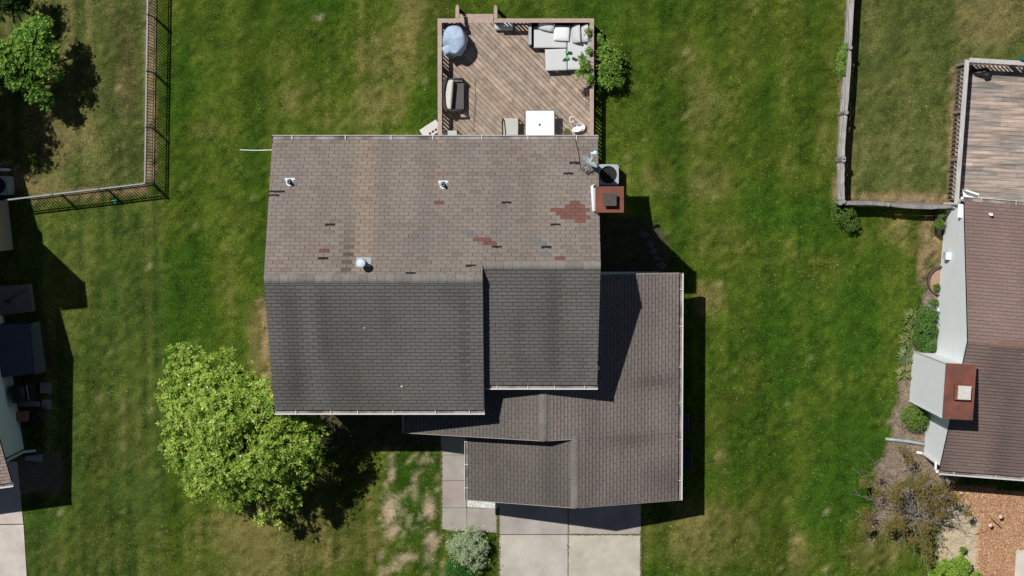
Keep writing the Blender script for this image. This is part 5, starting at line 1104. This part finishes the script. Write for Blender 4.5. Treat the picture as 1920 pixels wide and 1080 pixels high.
lb = lobes_px([(20, 8, 26, 1.8), (-15, 15, 30, 2.2), (45, 2, 16, 1.3), (-10, 190, 12, 1.6), (10, -25, 34, 2.2)], .8); q = W(5, -10, 0); tr = thing('bush', 'dark green leafy bush cut by the top left corner', 'bush', (q.x, q.y, 0)); limbs(tr, (q.x, q.y, 0), .8, lb, .08, 'bark', 5, 1)
foliage('crown', tr, 'leaf', lb, 1500, 6, .11, .045, [(.02, .05, .012), (.04, .09, .02), (.1, .18, .04)], 9)
# viburnum growing through the deck rail
L4 = [(1137, 92, 20, .85), (1140, 122, 24, .95), (1145, 142, 22, .8), (1126, 76, 13, .8), (1158, 148, 14, .6), (1096, 124, 13, 1.35), (1087, 142, 10, 1.4), (1102, 147, 12, 1.35), (1090, 107, 7, 1.4), (1103, 60, 6, 1.35), (1104, 95, 7, 1.35), (1152, 110, 18, .8), (1130, 150, 14, .75)]
lb = lobes_px(L4, .7); q = W(1130, 120, 0); tr = thing('bush', 'leafy green bush growing over the right deck railing', 'bush', (q.x, q.y, 0)); limbs(tr, (q.x, q.y, 0), .5, lb, .045, 'bark', 6, 1)
foliage('foliage', tr, 'leaf2', lb, 3600, 4, .065, .04, [(.045, .09, .014), (.1, .19, .025), (.2, .33, .045), (.34, .48, .09)], 10, shell=.55, gap=.42, gsc=5, spread=.26)
q = W(1098, 172, 1.0); lb = [(q.x, q.y, .95, .16, .16, .12), (q.x + .15, q.y + .25, 1.2, .1, .14, .08)]; pp = thing('plant', 'dark purple leaved plant at the deck edge below the green bush', 'plant', (q.x, q.y, .3)); foliage('foliage', pp, 'leaf2', lb, 90, 4, .07, .045, [(.04, .012, .022), (.06, .03, .04)], 12, gap=.1); m = MB(); m.tube([(q.x, q.y, .3), (q.x, q.y, .9)], .012, 6); mesh_obj('stem', m, M['bark'], pp)
q = W(1062, 245, .4); pp = thing('plant', 'small olive weed between the patio table and the white tub', 'plant', (q.x, q.y, .3)); foliage('foliage', pp, 'leaf2', [(q.x, q.y - .05, .42, .12, .16, .1)], 60, 4, .06, .02, [(.12, .13, .04), (.2, .18, .08)], 13, gap=.1)
# juniper and small bush by the path
L5 = [(858, 1015, 22, .8), (885, 1010, 24, .9), (880, 1035, 30, 1.05), (862, 1040, 20, .8), (900, 1030, 16, .7), (893, 1052, 18, .75), (850, 995, 9, .7), (882, 992, 10, .9), (845, 1025, 10, .6), (895, 1066, 9, .6), (908, 1018, 8, .6)]
lb = lobes_px(L5, .75); q = W(875, 1030, 0); tr = thing('juniper_bush', 'silvery green juniper bush at the end of the footpath', 'bush', (q.x, q.y, 0)); limbs(tr, (q.x, q.y, 0), .3, lb, .04, 'bark', 7, 2)
foliage('foliage', tr, 'leaf3', lb, 4200, 7, .065, .012, [(.17, .25, .13), (.32, .42, .24), (.5, .58, .38), (.66, .72, .52)], 14, shell=.5, tilt=(10, 60), gap=.46, gsc=6, spread=.22, jit=.012, cup=.2)
lb = lobes_px([(862, 1062, 24, .5), (880, 1075, 18, .5), (850, 1078, 18, .45)], .8); q = W(865, 1068, 0); tr = thing('bush', 'deep green small bush at the bottom edge below the juniper', 'bush', (q.x, q.y, 0)); limbs(tr, (q.x, q.y, 0), .15, lb, .03, 'bark', 8, 1)
foliage('foliage', tr, 'leaf2', lb, 1500, 5, .06, .024, [(.02, .08, .015), (.04, .14, .02), (.09, .25, .04)], 15, gap=.25, gsc=5)
# bushes along the right fence
def bush(label, L, n, k, Lf, wf, cols, seed, mt='leaf2', gsc=5, gap=.28, trunk=.3, name='bush', cat='bush', tilt=(35, 80), rz=.75):
    lb = lobes_px(L, rz); q = W(L[0][0], L[0][1], 0); tr = thing(name, label, cat, (q.x, q.y, 0)); limbs(tr, (q.x, q.y, 0), trunk, lb, .025, 'bark', seed, 1); foliage('foliage', tr, mt, lb, n, k, Lf, wf, cols, seed, gsc=gsc, gap=gap, tilt=tilt)
G = [(.04, .08, .015), (.085, .15, .022), (.16, .26, .04)]; GB = [(.08, .16, .02), (.16, .28, .04), (.26, .38, .07)]
bush('bright green bush leaning on the upper part of the grey fence', [(1582, 108, 13, .8), (1580, 128, 13, .8), (1586, 90, 9, .7), (1588, 145, 8, .6)], 520, 4, .07, .035, GB, 31)
bush('green bush just below the corner of the grey fence', [(1585, 402, 20, .6), (1572, 400, 14, .5), (1596, 420, 14, .5), (1568, 385, 10, .5)], 900, 4, .07, .035, G, 32)
bush('small green bush between the fence end and the white wall', [(1762, 420, 9, .5), (1766, 400, 7, .5)], 260, 4, .07, .04, G, 33)
bush('dense green shrub against the white wall above the boxed chimney', [(1737, 620, 22, .5), (1740, 590, 18, .5), (1728, 635, 18, .45), (1745, 645, 16, .45), (1722, 605, 12, .35), (1750, 570, 9, .4), (1738, 655, 14, .4)], 2600, 5, .065, .03, [(.035, .08, .018), (.075, .155, .025), (.14, .26, .05)], 34, gap=.2)
bush('round yellowish green shrub below the boxed chimney', [(1715, 783, 24, .5), (1702, 775, 14, .4), (1728, 790, 14, .4)], 1500, 5, .06, .026, [(.06, .11, .02), (.13, .21, .04), (.22, .31, .06)], 35, gap=.2)
bush('bright lime bush at the bottom right edge', [(1790, 1072, 22, .9), (1775, 1062, 14, .7), (1755, 1076, 14, .7), (1808, 1062, 12, .8), (1800, 1050, 9, .9), (1764, 1066, 8, .8), (1830, 1085, 12, .5)], 900, 6, .1, .045, [(.12, .24, .03), (.22, .38, .05), (.4, .48, .08)], 36, mt='leaf', gap=.25)
bush('small yellow green plant on the sandy strip', [(1805, 1030, 6, .4)], 60, 5, .07, .035, GB, 37)
# strap leaved clumps in the bed
def strap(px, py, n, Lf, label, cols, seed):
    r = random.Random(seed); q = W(px, py, 0); t = thing('strap_plant', label, 'plant', (q.x, q.y, 0)); m = MB()
    for i in range(n):
        a = r.uniform(0, 2*PI); L_ = Lf * r.uniform(.6, 1.1); w = .012; d = Vector((math.cos(a), math.sin(a), 0)); s = Vector((-d.y, d.x, 0)) * w; b = Vector((q.x + r.uniform(-.07, .07), q.y + r.uniform(-.07, .07), 0)); c = r.choice(cols)
        P1 = b + d * L_ * .45 + Vector((0, 0, L_ * .75)); P2 = b + d * L_ + Vector((0, 0, L_ * .45)); m.poly([b - s, b + s, P1 + s, P1 - s], c); m.poly([P1 - s, P1 + s, P2 + s * .2, P2 - s * .2], c)
    mesh_obj('leaves', m, M['leaf2'], t)
Y_ = [(.22, .27, .08), (.3, .31, .1), (.12, .19, .05)]; D_ = [(.1, .17, .06), (.2, .26, .12), (.28, .32, .18)]
for i, (px, py, n, Lf, cl, lb_) in enumerate(((1704, 600, 60, .36, Y_, 'yellow green strap leaved clump at the top of the mulch bed'), (1708, 620, 50, .34, Y_, 'second strap leaved clump from the top, touching the dense shrub'), (1700, 640, 60, .36, Y_, 'strap leaved clump left of the dense shrub, third from the top'), (1697, 668, 70, .38, D_, 'grey green strap leaved clump left of the boxed chimney top'), (1693, 700, 60, .36, Y_, 'yellow strap leaved clump beside the boxed chimney'), (1712, 590, 40, .3, Y_, 'small strap leaved tuft nearest the raised ring bed'))): strap(px, py, n, Lf, lb_, cl, 50 + i)
# raised ring bed against the white wall
q = W(1768, 527, .25); rg_ = thing('ring_planter', 'curved brown edging ring holding a small bed against the white wall', 'planter', (q.x, q.y, 0)); m = MB(); R_ = .52
for i in range(24):
    a0, a1 = math.radians(75 + i * 9), math.radians(75 + (i + 1) * 9)
    m.prism([(q.x + R_ * math.cos(a0), q.y + R_ * math.sin(a0)), (q.x + R_ * math.cos(a1), q.y + R_ * math.sin(a1)), (q.x + (R_ - .04) * math.cos(a1), q.y + (R_ - .04) * math.sin(a1)), (q.x + (R_ - .04) * math.cos(a0), q.y + (R_ - .04) * math.sin(a0))], 0, .28)
mesh_obj('edging', m, M['brownmetal'], rg_); m = MB(); m.lathe((q.x, q.y, 0), [(R_ - .05, .1), (0, .12)], 24, (.3, .2, .14)); mesh_obj('soil', m, M['stone'], rg_)
bush('little green plant inside the curved edging ring', [(1757, 540, 7, .25)], 70, 4, .06, .035, G, 38, trunk=.1, name='plant', cat='plant')
def stone(px, py, r, label, col, h=.12, seed=0): q = W(px, py, h / 2); m = MB(); m.blob((q.x, q.y, h / 2), r, r * .75, h, 12, 7, col, .1, seed); single('stone', m, M['stone'], label, 'stone', (q.x, q.y, 0), smooth=True)
stone(1753, 583, .2, 'white stone among the dense shrub near the white wall', (.75, .76, .78), .2, 3); stone(1745, 575, .12, 'smaller white stone at the top of the dense shrub', (.7, .71, .73), .2, 5)
stone(1802, 925, .08, 'pale stone at the upper corner of the wood chips', (.5, .44, .36), .07, 1); stone(1797, 962, .09, 'pale stone between the sand strip and the wood chips', (.5, .45, .38), .07, 2)
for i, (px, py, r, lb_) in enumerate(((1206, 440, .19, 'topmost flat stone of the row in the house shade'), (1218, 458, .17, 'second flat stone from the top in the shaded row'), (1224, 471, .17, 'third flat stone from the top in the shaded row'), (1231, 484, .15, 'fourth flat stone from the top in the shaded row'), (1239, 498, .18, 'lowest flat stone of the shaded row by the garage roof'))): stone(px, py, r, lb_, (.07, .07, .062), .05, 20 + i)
# downspout drain on the mulch
m = MB(); P = [W(1660, 823, .08), W(1680, 825, .08), W(1705, 828, .1), W(1738, 834, .12)]; m.tube(P, .055, 8); single('drain_pipe', m, M['ac'], 'pale blue drain pipe lying across the mulch from the white wall', 'pipe', P[0], smooth=True)
# sparse straggly shrub with bare grey branches
c = W(1710, 960, 0); tr = thing('sparse_tree', 'straggly olive brown tree with bare grey branches at lower right', 'tree', (c.x, c.y, 0)); r = random.Random(5); m = MB(); tips = []
m2 = MB(); m2.tube([c - Vector((0, 0, .1)), c + Vector((.03, .02, .4)), c + Vector((0, .05, .8))], [.09, .075, .06], 9); mesh_obj('trunk', m2, M['bark_grey'], tr, True)
ends = [(1625, 900, 1.6), (1640, 870, 1.5), (1700, 850, 1.3), (1720, 875, 2.0), (1765, 900, 1.8), (1775, 935, 2.0), (1800, 965, 1.5), (1820, 990, 1.2), (1760, 1010, 1.6), (1740, 1060, 1.5), (1715, 1035, 1.7), (1690, 1010, 1.6), (1650, 1000, 1.4), (1615, 965, 1.2), (1612, 930, 1.2), (1665, 940, 2.0), (1690, 905, 2.2), (1730, 960, 2.3), (1660, 880, 1.4), (1690, 860, 1.2)]
def branch(a, b, r0, depth):
    n = 5; pts = [a + (b - a) * (i / n) + Vector((r.uniform(-1, 1), r.uniform(-1, 1), r.uniform(-.5, .5))) * .07 * (b - a).length * (0 < i < n) for i in range(n + 1)]
    m.tube(pts, [r0 * (1 - .8 * i / n) for i in range(n + 1)], 5)
    if depth:
        for i in range(1, n + 1):
            for s in range(2 if depth > 1 else 1):
                L_ = (b - a).length * r.uniform(.12, .3); dd = (b - a).normalized() + Vector((r.uniform(-1, 1), r.uniform(-1, 1), r.uniform(-.3, .5))) * .9; e = pts[i] + dd.normalized() * L_; branch(pts[i], e, r0 * .4, depth - 1); tips.append(e)
for (px, py, z) in ends: e = W(px, py, z); branch(c + Vector((r.uniform(-.1, .1), r.uniform(-.1, .1), .7)), e, .024, 2); tips.append(e)
mesh_obj('branches', m, M['bark_grey'], tr)
Ls = [(1725, 905, 24, 1.9), (1755, 915, 20, 1.8), (1780, 940, 22, 1.7), (1740, 935, 22, 2.0), (1680, 925, 22, 1.9), (1695, 905, 16, 2.0), (1640, 915, 16, 1.4), (1615, 905, 10, 1.3), (1620, 960, 16, 1.2), (1622, 985, 13, 1.1), (1640, 890, 10, 1.3), (1685, 980, 22, 1.6), (1735, 990, 18, 1.7), (1740, 1020, 16, 1.6), (1712, 1010, 12, 1.5), (1735, 1045, 13, 1.4), (1665, 985, 14, 1.4), (1700, 860, 13, 1.2), (1690, 842, 10, .9), (1765, 960, 16, 1.8), (1810, 960, 10, 1.4), (1762, 895, 10, 1.6)]
foliage('crown', tr, 'leaf2', [(a, b, c + .12, d * 1.15, e * 1.15, f) for a, b, c, d, e, f in lobes_px(Ls, .6)], 8600, 4, .05, .026, [(.09, .1, .022), (.16, .15, .035), (.2, .19, .05), (.27, .14, .06), (.13, .16, .03)], 41, shell=.6, spread=.28, gap=.42, gsc=4.5)
# garden ornament: rod and two pink glass balls
a, b = W(1858, 971, .5), W(1878, 990, .25); gs = thing('garden_ornament', 'black rod with two pink glass balls standing in the wood chips', 'ornament', (a.x + .1, a.y - .15, 0))
m = MB(); m.tube([(b.x, b.y, 0), (b.x, b.y, .12), b, a], .012, 6); mesh_obj('rod', m, M['black'], gs)
for (px, py) in ((1857, 985), (1876, 969)): q = W(px, py, .42); m = MB(); m.blob(q, .075, .075, .075, 16, 10); bl = mesh_obj('glass_ball', m, M['pink'], gs, True); m = MB(); m.tube([(q.x + .01, q.y - .03, 0), (q.x, q.y, .36)], .006, 5); mesh_obj('stake', m, M['black'], bl)
